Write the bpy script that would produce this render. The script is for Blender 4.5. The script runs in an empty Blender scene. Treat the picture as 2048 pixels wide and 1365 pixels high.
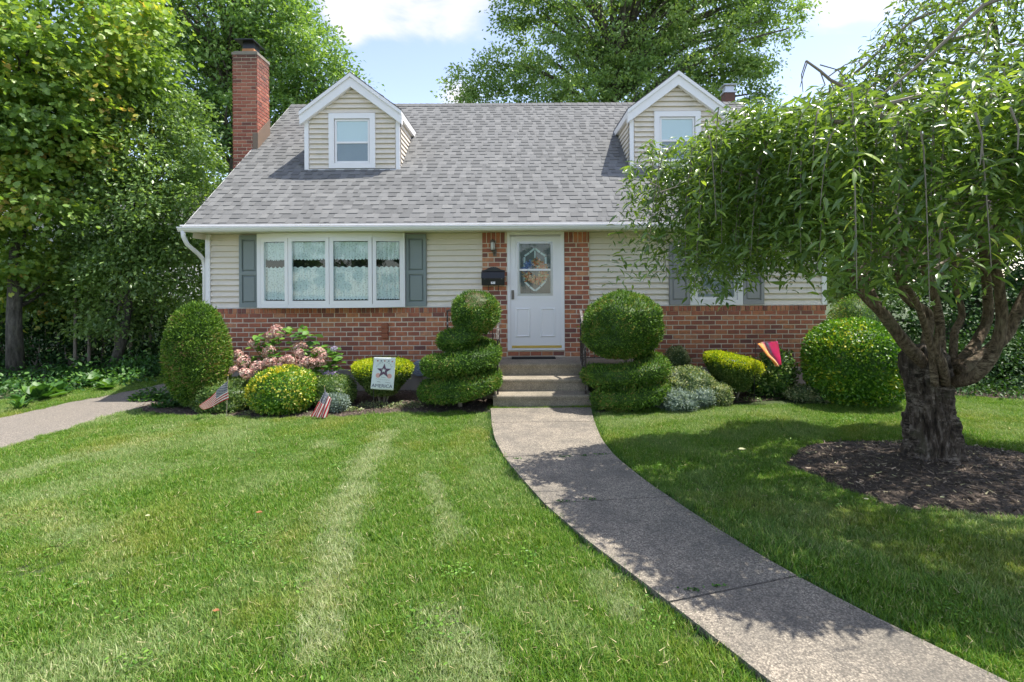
import bpy, bmesh, math, random
import numpy as np
from mathutils import Vector, Matrix, noise as mnoise
R = math.radians
S = bpy.context.scene
COL = S.collection
random.seed(7); rng = np.random.default_rng(11)

# ------------------------------------------------------------------ camera, sky, sun, exposure
CAMZ, FPX, CX, CY, ROLL = 1.9, 1040.0, 1035.0, 565.0, 0.006
cam = bpy.data.objects.new('camera', bpy.data.cameras.new('camera')); COL.objects.link(cam)
cam.location = (0, 0, CAMZ); cam.rotation_euler = (R(90), ROLL, 0)
cam.data.sensor_width = 36; cam.data.lens = 36*FPX/2048
cam.data.shift_x = -(CX-1024)/2048; cam.data.shift_y = -(682.5-CY)/2048
cam.data.clip_start = 0.05; cam.data.clip_end = 2000
S.camera = cam
SUNV = Vector((0.50, 0.12, 1.20)).normalized()
sun = bpy.data.objects.new('sun', bpy.data.lights.new('sun', 'SUN')); COL.objects.link(sun)
sun.data.energy = 2.0; sun.data.angle = R(0.55); sun.data.color = (1, 0.95, 0.86)
sun.rotation_euler = SUNV.to_track_quat('Z', 'Y').to_euler(); sun.location = (8, 2, 20)
W = bpy.data.worlds.new('World'); S.world = W; W.use_nodes = True
wn, wl = W.node_tree.nodes, W.node_tree.links; wn.clear()
SKYS = 0.15
def N(nt, t, **k):
    n = nt.nodes.new(t)
    for a, v in k.items(): setattr(n, a, v)
    return n
wt = W.node_tree
sky = N(wt, 'ShaderNodeTexSky', sky_type='NISHITA', sun_disc=False)
sky.sun_elevation = math.asin(SUNV.z); sky.sun_rotation = math.atan2(SUNV.x, SUNV.y)
sky.air_density = 0.6; sky.dust_density = 0.3; sky.ozone_density = 2.0
bg = N(wt, 'ShaderNodeBackground'); bg.inputs[1].default_value = SKYS
out = N(wt, 'ShaderNodeOutputWorld'); wl.new(bg.outputs[0], out.inputs[0])
tc = N(wt, 'ShaderNodeTexCoord')
mp = N(wt, 'ShaderNodeMapping'); mp.inputs['Scale'].default_value = (1, 1, 2.6); wl.new(tc.outputs['Generated'], mp.inputs[0])
nz = N(wt, 'ShaderNodeTexNoise'); nz.inputs['Scale'].default_value = 3.1; nz.inputs['Detail'].default_value = 9; nz.inputs['Roughness'].default_value = 0.56
nz.inputs['Distortion'].default_value = 0.25
wl.new(mp.outputs[0], nz.inputs['Vector'])
def pixdir(px, py): return Vector(((px-CX)/FPX, 1, (CY-py)/FPX)).normalized()
acc = None
for (px, py, sharp, amp) in [(800, -20, 90, .26), (930, 30, 260, .20), (680, 10, 300, .20), (700, 88, 900, .24), (1690, -20, 300, .26), (800, 150, 2600, .22), (915, 190, 900, .2), (1570, 175, 1500, .16), (800, 175, 90, -.24), (620, 120, 150, -.2), (1600, 110, 90, -.26), (880, 120, 400, -.12), (400, 200, 30, -.1)]:
    d = N(wt, 'ShaderNodeVectorMath', operation='DISTANCE'); wl.new(tc.outputs['Generated'], d.inputs[0]); d.inputs[1].default_value = pixdir(px, py)
    p = N(wt, 'ShaderNodeMath', operation='POWER'); wl.new(d.outputs['Value'], p.inputs[0]); p.inputs[1].default_value = 2
    m = N(wt, 'ShaderNodeMath', operation='MULTIPLY'); wl.new(p.outputs[0], m.inputs[0]); m.inputs[1].default_value = -sharp
    e = N(wt, 'ShaderNodeMath', operation='EXPONENT'); wl.new(m.outputs[0], e.inputs[0])
    q = N(wt, 'ShaderNodeMath', operation='MULTIPLY'); wl.new(e.outputs[0], q.inputs[0]); q.inputs[1].default_value = amp
    if acc is None: acc = q
    else:
        a = N(wt, 'ShaderNodeMath', operation='ADD'); wl.new(acc.outputs[0], a.inputs[0]); wl.new(q.outputs[0], a.inputs[1]); acc = a
ad = N(wt, 'ShaderNodeMath', operation='ADD'); wl.new(acc.outputs[0], ad.inputs[0]); wl.new(nz.outputs['Fac'], ad.inputs[1])
mr = N(wt, 'ShaderNodeMapRange', interpolation_type='SMOOTHSTEP'); mr.inputs['From Min'].default_value = .48; mr.inputs['From Max'].default_value = .80  # cloud added out of view as fill light; negative amps clear it in view
mr.inputs['To Max'].default_value = .92
wl.new(ad.outputs[0], mr.inputs[0])
cr = N(wt, 'ShaderNodeMapRange'); cr.inputs['From Min'].default_value = .62; cr.inputs['From Max'].default_value = .95; wl.new(ad.outputs[0], cr.inputs[0])
cm = N(wt, 'ShaderNodeMixRGB'); wl.new(cr.outputs[0], cm.inputs[0])
cm.inputs[1].default_value = (2.5, 2.25, 2.0, 1); cm.inputs[2].default_value = (1.75, 1.68, 1.6, 1)
hz = N(wt, 'ShaderNodeMixRGB', blend_type='MULTIPLY'); hz.inputs[0].default_value = 1; hz.inputs[2].default_value = (1.08, .86, .70, 1)
wl.new(sky.outputs[0], hz.inputs[1])
mx = N(wt, 'ShaderNodeMixRGB'); wl.new(mr.outputs[0], mx.inputs[0]); wl.new(hz.outputs[0], mx.inputs[1]); wl.new(cm.outputs[0], mx.inputs[2])
wl.new(mx.outputs[0], bg.inputs[0])
S.view_settings.view_transform = 'Standard'; S.view_settings.look = 'None'
S.view_settings.exposure = 2.0; S.view_settings.gamma = 1; S.view_settings.use_curve_mapping = False
S.render.engine = 'CYCLES'
S.cycles.max_bounces = 8; S.cycles.transparent_max_bounces = 16; S.cycles.use_denoising = True

# ------------------------------------------------------------------ helpers
def P(px, py, d):
    a, b = px-CX, CY-py; c, s = math.cos(ROLL), math.sin(ROLL)
    return Vector(((a*c+b*s)*d/FPX, d, CAMZ+(-a*s+b*c)*d/FPX))
def G(px, py, z=0.0):
    a, b = px-CX, CY-py; c, s = math.cos(ROLL), math.sin(ROLL)
    v = -a*s+b*c; d = (z-CAMZ)*FPX/v
    return ((a*c+b*s)*d/FPX, d)
def tag(o, label=None, cat=None, group=None, kind=None):
    if label: o['label'] = label
    if cat: o['category'] = cat
    if group: o['group'] = group
    if kind: o['kind'] = kind
    return o
def thing(name, label, cat, loc=(0, 0, 0), group=None):
    o = bpy.data.objects.new(name, None); COL.objects.link(o); o.location = loc; o.empty_display_size = .2
    return tag(o, label, cat, group)
def link(name, me, parent=None):
    o = bpy.data.objects.new(name, me); COL.objects.link(o)
    if parent is not None:
        o.parent = parent
        if parent.type == 'EMPTY' and parent.parent is None: o.matrix_parent_inverse = Matrix.Translation(-Vector(parent.location))
    return o
class MB:
    def __init__(s): s.v = []; s.f = []; s.uv = {}
    def quad(s, *p):
        n = len(s.v); s.v += [tuple(q) for q in p]; s.f.append(tuple(range(n, n+len(p)))); return s
    def box(s, x0, x1, y0, y1, z0, z1):
        n = len(s.v)
        s.v += [(x0,y0,z0),(x1,y0,z0),(x1,y1,z0),(x0,y1,z0),(x0,y0,z1),(x1,y0,z1),(x1,y1,z1),(x0,y1,z1)]
        s.f += [tuple(n+i for i in f) for f in ((0,3,2,1),(4,5,6,7),(0,1,5,4),(1,2,6,5),(2,3,7,6),(3,0,4,7))]; return s
    def prism(s, poly, vec):
        n = len(s.v); k = len(poly); vec = Vector(vec)
        s.v += [tuple(p) for p in poly]+[tuple(Vector(p)+vec) for p in poly]
        s.f.append(tuple(n+i for i in range(k))); s.f.append(tuple(n+k+i for i in reversed(range(k))))
        for i in range(k): j = (i+1) % k; s.f.append((n+i, n+k+i, n+k+j, n+j))
        return s
    def beam(s, a, b, w, h, up=(0,0,1)):
        a, b = Vector(a), Vector(b); d = (b-a).normalized(); x = d.cross(Vector(up)).normalized(); y = x.cross(d)
        return s.prism([a+x*w/2+y*h/2, a-x*w/2+y*h/2, a-x*w/2-y*h/2, a+x*w/2-y*h/2], b-a)
    def tube(s, pts, rad, seg=8, cap=True, bump=None, squash=1.0):
        pts = [Vector(p) for p in pts]
        if not hasattr(rad, '__len__'): rad = [rad]*len(pts)
        n0 = len(s.v); prev = Vector((0.31, 0.17, 0.93))
        for i, p in enumerate(pts):
            t = (pts[min(i+1, len(pts)-1)]-pts[max(i-1, 0)]).normalized()
            x = prev-t*prev.dot(t)
            if x.length < 1e-4: x = Vector((1, 0, 0))-t*t.x
            x.normalize(); prev = x; y = t.cross(x)
            for k in range(seg):
                a = 2*math.pi*k/seg; r = rad[i]
                if bump: r *= bump(p, a, i)
                s.v.append(tuple(p+(x*math.cos(a)+y*math.sin(a)*squash)*r))
        for i in range(len(pts)-1):
            for k in range(seg):
                a = n0+i*seg+k; b = n0+i*seg+(k+1) % seg; s.f.append((a, b, b+seg, a+seg))
        if cap:
            s.f.append(tuple(n0+k for k in reversed(range(seg)))); m = n0+(len(pts)-1)*seg; s.f.append(tuple(m+k for k in range(seg)))
        return s
    def ball(s, c, r, nu=14, nv=9, fn=None):
        c = Vector(c)
        if not hasattr(r, '__len__'): r = (r, r, r)
        n0 = len(s.v)
        for j in range(nv+1):
            th = math.pi*j/nv
            for i in range(nu):
                ph = 2*math.pi*i/nu
                d = Vector((math.sin(th)*math.cos(ph), math.sin(th)*math.sin(ph), math.cos(th)))
                k = fn(d) if fn else 1
                s.v.append((c.x+d.x*r[0]*k, c.y+d.y*r[1]*k, c.z+d.z*r[2]*k))
        for j in range(nv):
            for i in range(nu):
                a = n0+j*nu+i; b = n0+j*nu+(i+1) % nu; s.f.append((a, a+nu, b+nu, b))
        return s
    def build(s, name, m, parent=None, smooth=False, mats=None, org=None):
        me = bpy.data.meshes.new(name)
        v = s.v if org is None else [(a[0]-org[0], a[1]-org[1], a[2]-org[2]) for a in s.v]
        me.from_pydata(v, [], s.f); me.update()
        if smooth: me.polygons.foreach_set('use_smooth', [True]*len(me.polygons))
        me.materials.append(m)
        o = link(name, me, parent)
        if org is not None: o.location = org
        return o
def rawmesh(name, V, F, m, rnd=None, flat=False):
    """V (n,3), F (k,3) numpy triangles"""
    me = bpy.data.meshes.new(name); n, k = len(V), len(F)
    me.vertices.add(n); me.vertices.foreach_set('co', np.ascontiguousarray(V, dtype=np.float32).ravel())
    me.loops.add(k*3); me.loops.foreach_set('vertex_index', np.ascontiguousarray(F, dtype=np.int32).ravel())
    me.polygons.add(k); me.polygons.foreach_set('loop_start', np.arange(0, k*3, 3, dtype=np.int32))
    me.update(calc_edges=True)
    if flat: me.shade_flat()
    if rnd is not None:
        a = me.attributes.new('rnd', 'FLOAT', 'POINT'); a.data.foreach_set('value', np.ascontiguousarray(rnd, dtype=np.float32))
    if m: me.materials.append(m)
    return me
def unit(a): return a/np.maximum(np.linalg.norm(a, axis=-1, keepdims=True), 1e-9)
def fbm(x, y, seed=0, oct=4):
    r = np.zeros_like(x); g = np.random.default_rng(seed)
    for o in range(oct):
        for k in range(3):
            a = g.uniform(0, 6.28); f = 2**o; ph = g.uniform(0, 6.28)
            r += np.sin((x*math.cos(a)+y*math.sin(a))*f+ph+1.3*np.sin((x*math.sin(a)-y*math.cos(a))*f*.7+ph*2))/(f**.8)
    return r/3.5
# leaf templates: columns along, side, normal ; triangles
def tmpl(kind):
    if kind == 'lance': return np.array([(0,0,0),(.3,.12,.03),(.65,.1,.0),(1,0,-.16),(.65,-.1,.0),(.3,-.12,.03),(.5,0,-.02)]), [(0,6,1),(1,6,2),(2,6,3),(3,6,4),(4,6,5),(5,6,0)]
    if kind == 'oval': return np.array([(0,0,0),(.35,.26,.05),(.75,.2,.02),(1,0,-.08),(.75,-.2,.02),(.35,-.26,.05)]), [(0,3,1),(1,3,2),(0,5,3),(5,4,3)]
    if kind == 'diamond': return np.array([(0,0,0),(.45,.27,.06),(1,0,-.06),(.45,-.27,.06)]), [(0,2,1),(0,3,2)]
    if kind == 'needle': return np.array([(0,.05,0),(0,-.05,0),(1,0,0)]), [(0,1,2)]
    if kind == 'spray': return np.array([(0,0,0),(.55,.16,.03),(1,.02,0),(.5,-.16,.03)]), [(0,2,1),(0,3,2)]
    if kind == 'maple':
        p = [(0,0,0),(.1,.28,.0),(.42,.5,.05),(.48,.24,0),(.78,.34,.02),(1,0,-.08),(.78,-.34,.02),(.48,-.24,0),(.42,-.5,.05),(.1,-.28,0)]
        return np.array(p), [(0,2,1),(0,3,2),(0,5,3),(3,5,4),(0,7,5),(7,6,5),(0,8,7),(0,9,8)]
    if kind == 'chip': return np.array([(0,-.12,0),(0,.12,.02),(1,.08,0),(1,-.1,.02)]), [(0,2,1),(0,3,2)]
    if kind == 'strap': return np.array([(0,.03,0),(0,-.03,0),(.4,.09,.1),(.4,-.09,.1),(.75,.06,.05),(.75,-.06,.05),(1,0,-.15)]), [(0,1,2),(1,3,2),(2,3,4),(3,5,4),(4,5,6)]
def leaves(name, C, D, Nn, size, kind, m, rnd=None):
    T, F = tmpl(kind); F = np.array(F)
    D = unit(D); Nn = unit(Nn-D*(Nn*D).sum(1, keepdims=True)); Sd = np.cross(Nn, D)
    sz = np.broadcast_to(np.asarray(size, float), (len(C),))[:, None, None]
    V = C[:, None, :]+sz*(T[None, :, 0:1]*D[:, None, :]+T[None, :, 1:2]*Sd[:, None, :]+T[None, :, 2:3]*Nn[:, None, :])
    n, k = len(C), len(T)
    FF = (F[None]+(np.arange(n)*k)[:, None, None]).reshape(-1, 3)
    if rnd is None: rnd = rng.random(n)
    return rawmesh(name, V.reshape(-1, 3), FF, m, np.repeat(rnd, k))
def merge_me(name, meshes, m):
    Vs, Fs, Rs, o = [], [], [], 0
    for me in meshes:
        v = np.empty(len(me.vertices)*3, np.float32); me.vertices.foreach_get('co', v)
        f = np.empty(len(me.loops), np.int32); me.loops.foreach_get('vertex_index', f)
        r = np.empty(len(me.vertices), np.float32); me.attributes['rnd'].data.foreach_get('value', r)
        Vs.append(v.reshape(-1, 3)); Fs.append(f.reshape(-1, 3)+o); Rs.append(r); o += len(me.vertices)
    out = rawmesh(name, np.concatenate(Vs), np.concatenate(Fs), m, np.concatenate(Rs))
    for me in meshes: bpy.data.meshes.remove(me)
    return out
def tri_arrays(mb):
    V = np.array(mb.v); F = []
    for f in mb.f:
        for i in range(1, len(f)-1): F.append((f[0], f[i], f[i+1]))
    return V, np.array(F)
def sample(mb, n):
    V, F = tri_arrays(mb); A, B, Cc = V[F[:, 0]], V[F[:, 1]], V[F[:, 2]]
    cr_ = np.cross(B-A, Cc-A); ar = np.linalg.norm(cr_, axis=1); idx = rng.choice(len(F), n, p=ar/ar.sum())
    u, v = rng.random(n), rng.random(n); w = u+v > 1; u[w] = 1-u[w]; v[w] = 1-v[w]
    return A[idx]+(B-A)[idx]*u[:, None]+(Cc-A)[idx]*v[:, None], unit(cr_)[idx]

# ------------------------------------------------------------------ materials
def newmat(name):
    m = bpy.data.materials.new(name); m.use_nodes = True; nt = m.node_tree; nt.nodes.clear()
    o = N(nt, 'ShaderNodeOutputMaterial'); b = N(nt, 'ShaderNodeBsdfPrincipled'); nt.links.new(b.outputs[0], o.inputs[0])
    return m, nt, b, o
def ramp(nt, fac, stops, interp='LINEAR'):
    r = N(nt, 'ShaderNodeValToRGB'); r.color_ramp.interpolation = interp
    e = r.color_ramp.elements
    while len(e) < len(stops): e.new(.5)
    for i, (p, c) in enumerate(stops): e[i].position = p; e[i].color = (*c, 1)
    nt.links.new(fac, r.inputs[0]); return r.outputs[0]
def noise_(nt, scale, detail=4, rough=.55, vec=None, out_='Fac'):
    n = N(nt, 'ShaderNodeTexNoise'); n.inputs['Scale'].default_value = scale; n.inputs['Detail'].default_value = detail; n.inputs['Roughness'].default_value = rough
    if vec is None: vec = N(nt, 'ShaderNodeNewGeometry').outputs['Position']
    nt.links.new(vec, n.inputs['Vector']); return n.outputs[out_]
def mixc(nt, fac, a, b, blend='MIX'):
    m = N(nt, 'ShaderNodeMixRGB', blend_type=blend)
    for i, x in ((0, fac), (1, a), (2, b)):
        if isinstance(x, (int, float)): m.inputs[i].default_value = x
        elif isinstance(x, tuple): m.inputs[i].default_value = (*x, 1)
        else: nt.links.new(x, m.inputs[i])
    return m.outputs[0]
def bump(nt, b, h, strength, dist=.01):
    n = N(nt, 'ShaderNodeBump'); n.inputs['Strength'].default_value = strength; n.inputs['Distance'].default_value = dist
    nt.links.new(h, n.inputs['Height']); nt.links.new(n.outputs[0], b.inputs['Normal'])
def pm(name, c1, c2=None, scale=6, rough=.6, bs=0, bscale=60, metal=0, dirt=None, dscale=3, spec=.5):
    m, nt, b, o = newmat(name); b.inputs['Roughness'].default_value = rough; b.inputs['Metallic'].default_value = metal
    b.inputs['Specular IOR Level'].default_value = spec
    c2 = c2 or tuple(x*.82 for x in c1)
    col = mixc(nt, noise_(nt, scale), c1, c2)
    if dirt:
        f = ramp(nt, noise_(nt, dscale, 6, .65), [(.52, (0,0,0)), (.72, (1,1,1))]); col = mixc(nt, f, col, dirt)
    nt.links.new(col, b.inputs['Base Color'])
    if bs: bump(nt, b, noise_(nt, bscale, 5), bs)
    return m
def foliage(name, stops, rough=.5, trans=.35, spec=.4, clump=0.0, tcol=(1.35, 1.35, .45)):
    k = {'maple_leaf': 1.8, 'drooping_leaf': 1.45, 'tall_tree_leaf': 1.65, 'oak_leaf': 1.8, 'cherry_leaf': 1.75, 'cherry_leaf_single': 1.75, 'understorey_leaf': 1.6}.get(name, 1.4); k *= 1.0 if k == 1.4 or k == 1.6 else 1.55
    if tcol[0] > 1.15: stops = [(p, tuple(min(.7, x*k) for x in c)) for p, c in stops]
    m, nt, b, o = newmat(name)
    at = N(nt, 'ShaderNodeAttribute', attribute_name='rnd').outputs['Fac']
    if clump:
        mm = N(nt, 'ShaderNodeMath', operation='MULTIPLY_ADD'); nt.links.new(noise_(nt, clump, 3), mm.inputs[0]); mm.inputs[1].default_value = 1.6
        ms = N(nt, 'ShaderNodeMath', operation='SUBTRACT'); nt.links.new(at, ms.inputs[0]); ms.inputs[1].default_value = .8
        nt.links.new(ms.outputs[0], mm.inputs[2]); at = mm.outputs[0]
    col = ramp(nt, at, stops); nt.links.new(col, b.inputs['Base Color'])
    b.inputs['Roughness'].default_value = rough; b.inputs['Specular IOR Level'].default_value = spec
    t = N(nt, 'ShaderNodeBsdfTranslucent'); nt.links.new(mixc(nt, 1, col, tcol, 'MULTIPLY'), t.inputs[0])
    mx_ = N(nt, 'ShaderNodeMixShader'); mx_.inputs[0].default_value = trans
    nt.links.new(b.outputs[0], mx_.inputs[1]); nt.links.new(t.outputs[0], mx_.inputs[2]); nt.links.new(mx_.outputs[0], o.inputs[0])
    return m
def srgb(r, g, b): return tuple(((c/255+.055)/1.055)**2.4 if c > 10 else c/255/12.92 for c in (r, g, b))

M = {}
M['siding'] = pm('vinyl_siding', (.78,.705,.60), (.745,.67,.57), 1.5, .5, .05, 90, dirt=(.66,.60,.50), dscale=2.2)
M['white'] = pm('white_trim', (.89,.87,.865), (.84,.82,.815), 3, .4, .03, 50)
M['whitep'] = pm('door_paint', (.87,.86,.87), (.84,.83,.84), 2, .38)
M['cream'] = pm('soffit_vinyl', (.80,.76,.60), (.76,.72,.56), 2, .5)
M['shut_b'] = pm('blue_grey_shutter', (.225,.265,.26), (.20,.235,.23), 4, .45, .06, 140)
M['shut_g'] = pm('grey_shutter', (.33,.33,.335), (.3,.3,.305), 4, .45, .06, 140)
M['mortar'] = pm('mortar', (.74,.64,.50), (.60,.52,.41), 9, .95, .5, 120)
M['stone'] = pm('parged_foundation', (.36,.32,.27), (.26,.23,.2), 3, .95, .5, 30, dirt=(.16,.145,.13), dscale=5)
M['black'] = pm('black_metal', (.012,.013,.016), (.02,.02,.022), 9, .35, .1, 60)
M['iron'] = pm('flaking_iron_paint', (.02,.018,.018), (.045,.03,.025), 22, .5, .3, 90, dirt=(.5,.5,.5), dscale=14)
M['alum'] = pm('aluminium', (.55,.56,.58), (.45,.46,.48), 5, .35, 0, 1, .7)
M['brass'] = pm('brass_sill', (.62,.45,.12), (.5,.36,.1), 8, .35, 0, 1, .6)
M['clay'] = pm('clay_flue', (.55,.25,.10), (.42,.19,.09), 8, .8)
M['crown'] = pm('cement_crown', (.33,.29,.23), (.2,.18,.15), 8, .95, .4, 40)
M['flash'] = pm('copper_flashing', (.25,.17,.12), (.17,.13,.1), 4, .55, .1, 20)
M['dark'] = pm('room_shade_black', (.02,.02,.02), (.012,.012,.012), 2, .9)  # shade of unlit rooms put into a near-black colour
M['bronze2'] = pm('aged_bronze', (.14,.13,.12), (.2,.18,.16), 20, .4, 0, 1, .6)
M['mat'] = pm('rubber_mat', (.015,.014,.014), None, 30, .9, .4, 150)
M['wood'] = pm('grey_stick', (.35,.3,.24), None, 30, .8)
M['room'] = pm('roof_deck', (.1,.1,.1), None, 3, .9)

def brickmat(name, src):
    m, nt, b, o = newmat(name)
    r = N(nt, 'ShaderNodeObjectInfo').outputs['Random'] if src == 'obj' else N(nt, 'ShaderNodeAttribute', attribute_name='rnd').outputs['Fac']
    base = ramp(nt, r, [(0, (.21,.085,.065)), (.18, (.35,.12,.07)), (.42, (.45,.15,.08)), (.65, (.51,.18,.09)), (.85, (.57,.23,.10)), (1, (.58,.28,.15))])
    c = mixc(nt, ramp(nt, noise_(nt, 16, 5, .65), [(.38, (0,0,0)), (.7, (1,1,1))]), base, mixc(nt, .5, base, (.12,.07,.07)))
    c = mixc(nt, ramp(nt, noise_(nt, 5, 6, .7), [(.6, (0,0,0)), (.8, (.35,.35,.35))]), c, (.46,.35,.27))
    nt.links.new(c, b.inputs['Base Color']); b.inputs['Roughness'].default_value = .88
    bump(nt, b, noise_(nt, 75, 6, .7), .55, .006); return m
M['brick_o'] = brickmat('brick_face', 'obj'); M['brick_a'] = brickmat('brick_face_joined', 'attr')
def chimbrick(name, src):
    m, nt, b, o = newmat(name)
    r = N(nt, 'ShaderNodeObjectInfo').outputs['Random'] if src == 'obj' else N(nt, 'ShaderNodeAttribute', attribute_name='rnd').outputs['Fac']
    base = ramp(nt, r, [(0, (.18,.075,.06)), (.3, (.31,.10,.07)), (.6, (.38,.13,.085)), (1, (.44,.17,.11))])
    sep = N(nt, 'ShaderNodeSeparateXYZ'); nt.links.new(N(nt, 'ShaderNodeNewGeometry').outputs['Position'], sep.inputs[0])
    mr_ = N(nt, 'ShaderNodeMapRange'); mr_.inputs['From Min'].default_value = 6.1; mr_.inputs['From Max'].default_value = 6.9; nt.links.new(sep.outputs[2], mr_.inputs[0])
    f = mixc(nt, 1, mr_.outputs[0], ramp(nt, noise_(nt, 6, 5, .7), [(.3, (.3,.3,.3)), (.65, (1,1,1))]), 'MULTIPLY')
    c = mixc(nt, f, base, (.07,.055,.045)); nt.links.new(c, b.inputs['Base Color']); b.inputs['Roughness'].default_value = .9
    bump(nt, b, noise_(nt, 70, 5), .5, .006); return m
M['cbrick_o'] = chimbrick('chimney_brick', 'obj'); M['cbrick_a'] = chimbrick('chimney_brick_joined', 'attr')
def shinglemat(name, src):
    m, nt, b, o = newmat(name)
    r = N(nt, 'ShaderNodeObjectInfo').outputs['Random'] if src == 'obj' else N(nt, 'ShaderNodeAttribute', attribute_name='rnd').outputs['Fac']
    base = ramp(nt, r, [(0, (.135,.138,.138)), (.35, (.165,.168,.168)), (.7, (.188,.191,.19)), (1, (.218,.22,.217))])
    c = mixc(nt, ramp(nt, noise_(nt, 260, 2), [(.35, (0,0,0)), (.65, (1,1,1))]), mixc(nt, .25, base, (.04,.04,.045)), base)
    c = mixc(nt, noise_(nt, .9, 5), c, mixc(nt, .12, c, (.3,.29,.27)))
    mpr = N(nt, 'ShaderNodeMapping'); mpr.inputs['Scale'].default_value = (2.5, .35, .35); nt.links.new(N(nt, 'ShaderNodeNewGeometry').outputs['Position'], mpr.inputs[0])
    c = mixc(nt, ramp(nt, noise_(nt, 1.4, 5, .6, mpr.outputs[0]), [(.5, (0,0,0)), (.75, (.25,.25,.25))]), c, (.09,.09,.088))
    nt.links.new(c, b.inputs['Base Color']); b.inputs['Roughness'].default_value = .93; b.inputs['Specular IOR Level'].default_value = .25
    bump(nt, b, noise_(nt, 320, 2), .35, .003); return m
M['sh_o'] = shinglemat('asphalt_shingle', 'obj'); M['sh_a'] = shinglemat('asphalt_shingle_joined', 'attr')
def concrete(name, ca, cb, cc, pebble=230, dark=(.10,.10,.105), amt=.55, stain=.5):
    m, nt, b, o = newmat(name); pos = N(nt, 'ShaderNodeNewGeometry').outputs['Position']
    v = N(nt, 'ShaderNodeTexVoronoi'); v.inputs['Scale'].default_value = pebble; nt.links.new(pos, v.inputs['Vector'])
    sep = N(nt, 'ShaderNodeSeparateColor'); nt.links.new(v.outputs['Color'], sep.inputs[0])
    c = ramp(nt, sep.outputs[0], [(0, cc), (.3, cb), (.75, ca), (1, tuple(min(1, x*1.35) for x in ca))])
    c = mixc(nt, ramp(nt, v.outputs['Distance'], [(.35, (0,0,0)), (.75, (.7,.7,.7))]), c, cc)
    st = ramp(nt, noise_(nt, 1.7, 7, .68), [(.42, (0,0,0)), (.66, (amt, amt, amt))]); c = mixc(nt, st, c, dark)
    st2 = ramp(nt, noise_(nt, 9, 6, .75), [(.47, (0,0,0)), (.7, (stain, stain, stain))]); c = mixc(nt, st2, c, mixc(nt, .5, c, dark))
    nt.links.new(c, b.inputs['Base Color']); b.inputs['Roughness'].default_value = .92; b.inputs['Specular IOR Level'].default_value = .3
    bump(nt, b, v.outputs['Distance'], .7, -.004); return m
M['walk'] = concrete('exposed_aggregate_concrete', (.385,.335,.265), (.29,.25,.20), (.125,.11,.09), 105, (.10,.095,.085),   .7, .8)
M['drive'] = concrete('driveway_surface', (.29,.255,.215), (.22,.195,.165), (.13,.115,.10), 110, (.18,.165,.145), .4, .3)
M['step'] = concrete('step_concrete', (.40,.35,.27), (.33,.285,.22), (.22,.19,.15), 120, (.10,.095,.07), .5, .6)
def groundmat():
    m, nt, b, o = newmat('turf_soil')
    c = ramp(nt, noise_(nt, 3, 6, .7), [(.3, (.035,.06,.015)), (.6, (.06,.09,.022)), (.8, (.10,.10,.045))])
    c = mixc(nt, ramp(nt, noise_(nt, 90, 3), [(.4, (0,0,0)), (.7, (1,1,1))]), c, (.03,.045,.012))
    nt.links.new(c, b.inputs['Base Color']); b.inputs['Roughness'].default_value = .95; bump(nt, b, noise_(nt, 60, 4), .8, .02); return m
M['ground'] = groundmat()
def mulchmat():
    m, nt, b, o = newmat('mulch_soil')
    c = ramp(nt, noise_(nt, 35, 6, .75), [(.3, (.045,.032,.024)), (.55, (.105,.078,.06)), (.8, (.22,.17,.13))])
    nt.links.new(c, b.inputs['Base Color']); b.inputs['Roughness'].default_value = .95; bump(nt, b, noise_(nt, 55, 5, .7), 1, .03); return m
M['mulch'] = mulchmat()
def chipmat():
    m, nt, b, o = newmat('mulch_chips')
    c = ramp(nt, N(nt, 'ShaderNodeAttribute', attribute_name='rnd').outputs['Fac'], [(0, (.045,.032,.024)), (.6, (.12,.088,.065)), (.86, (.22,.165,.125)), (.94, (.38,.30,.22)), (1, (.40,.38,.2))])
    nt.links.new(c, b.inputs['Base Color']); b.inputs['Roughness'].default_value = .85; return m
M['chip'] = chipmat()
def barkmat(name, ca, cb, cc, hor=True, sc=7, amt=1):
    m, nt, b, o = newmat(name); pos = N(nt, 'ShaderNodeNewGeometry').outputs['Position']
    def mapn(sv, scl, det=8, ro=.7):
        mp_ = N(nt, 'ShaderNodeMapping'); mp_.inputs['Scale'].default_value = sv; nt.links.new(pos, mp_.inputs[0]); return noise_(nt, scl, det, ro, mp_.outputs[0])
    v = mapn((3.2, 3.2, .8), sc); c = ramp(nt, v, [(.36, ca), (.52, cb), (.7, cc)]); h = v
    if hor:
        hn = mapn((1, 1, 3.2), sc*1.0, 8, .78); flake = ramp(nt, hn, [(.42, ca), (.5, cb), (.6, cc)])
        mk = ramp(nt, noise_(nt, 3.4, 4, .6), [(.56-.08*amt, (0,0,0)), (.60, (1,1,1))]); c = mixc(nt, mk, c, flake); h = mixc(nt, mk, v, hn)
    g = ramp(nt, noise_(nt, 5, 5), [(.56, (0,0,0)), (.75, (.5,.5,.5))]); c = mixc(nt, g, c, (.13,.13,.08))
    nt.links.new(c, b.inputs['Base Color']); b.inputs['Roughness'].default_value = .85; b.inputs['Specular IOR Level'].default_value = .25; bump(nt, b, h, 1, .03); return m
M['bark_c'] = barkmat('cherry_bark', (.022,.017,.014), (.085,.066,.052), (.33,.28,.24), True, 7)
M['limb_c'] = barkmat('cherry_limb_bark', (.05,.038,.028), (.17,.125,.085), (.34,.28,.20), True, 13, .5)
M['bark_g'] = barkmat('grey_bark', (.05,.045,.038), (.11,.10,.085), (.2,.18,.15), False, 6)
M['twig'] = pm('twig', (.2,.165,.13), (.3,.26,.21), 20, .8)

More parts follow.
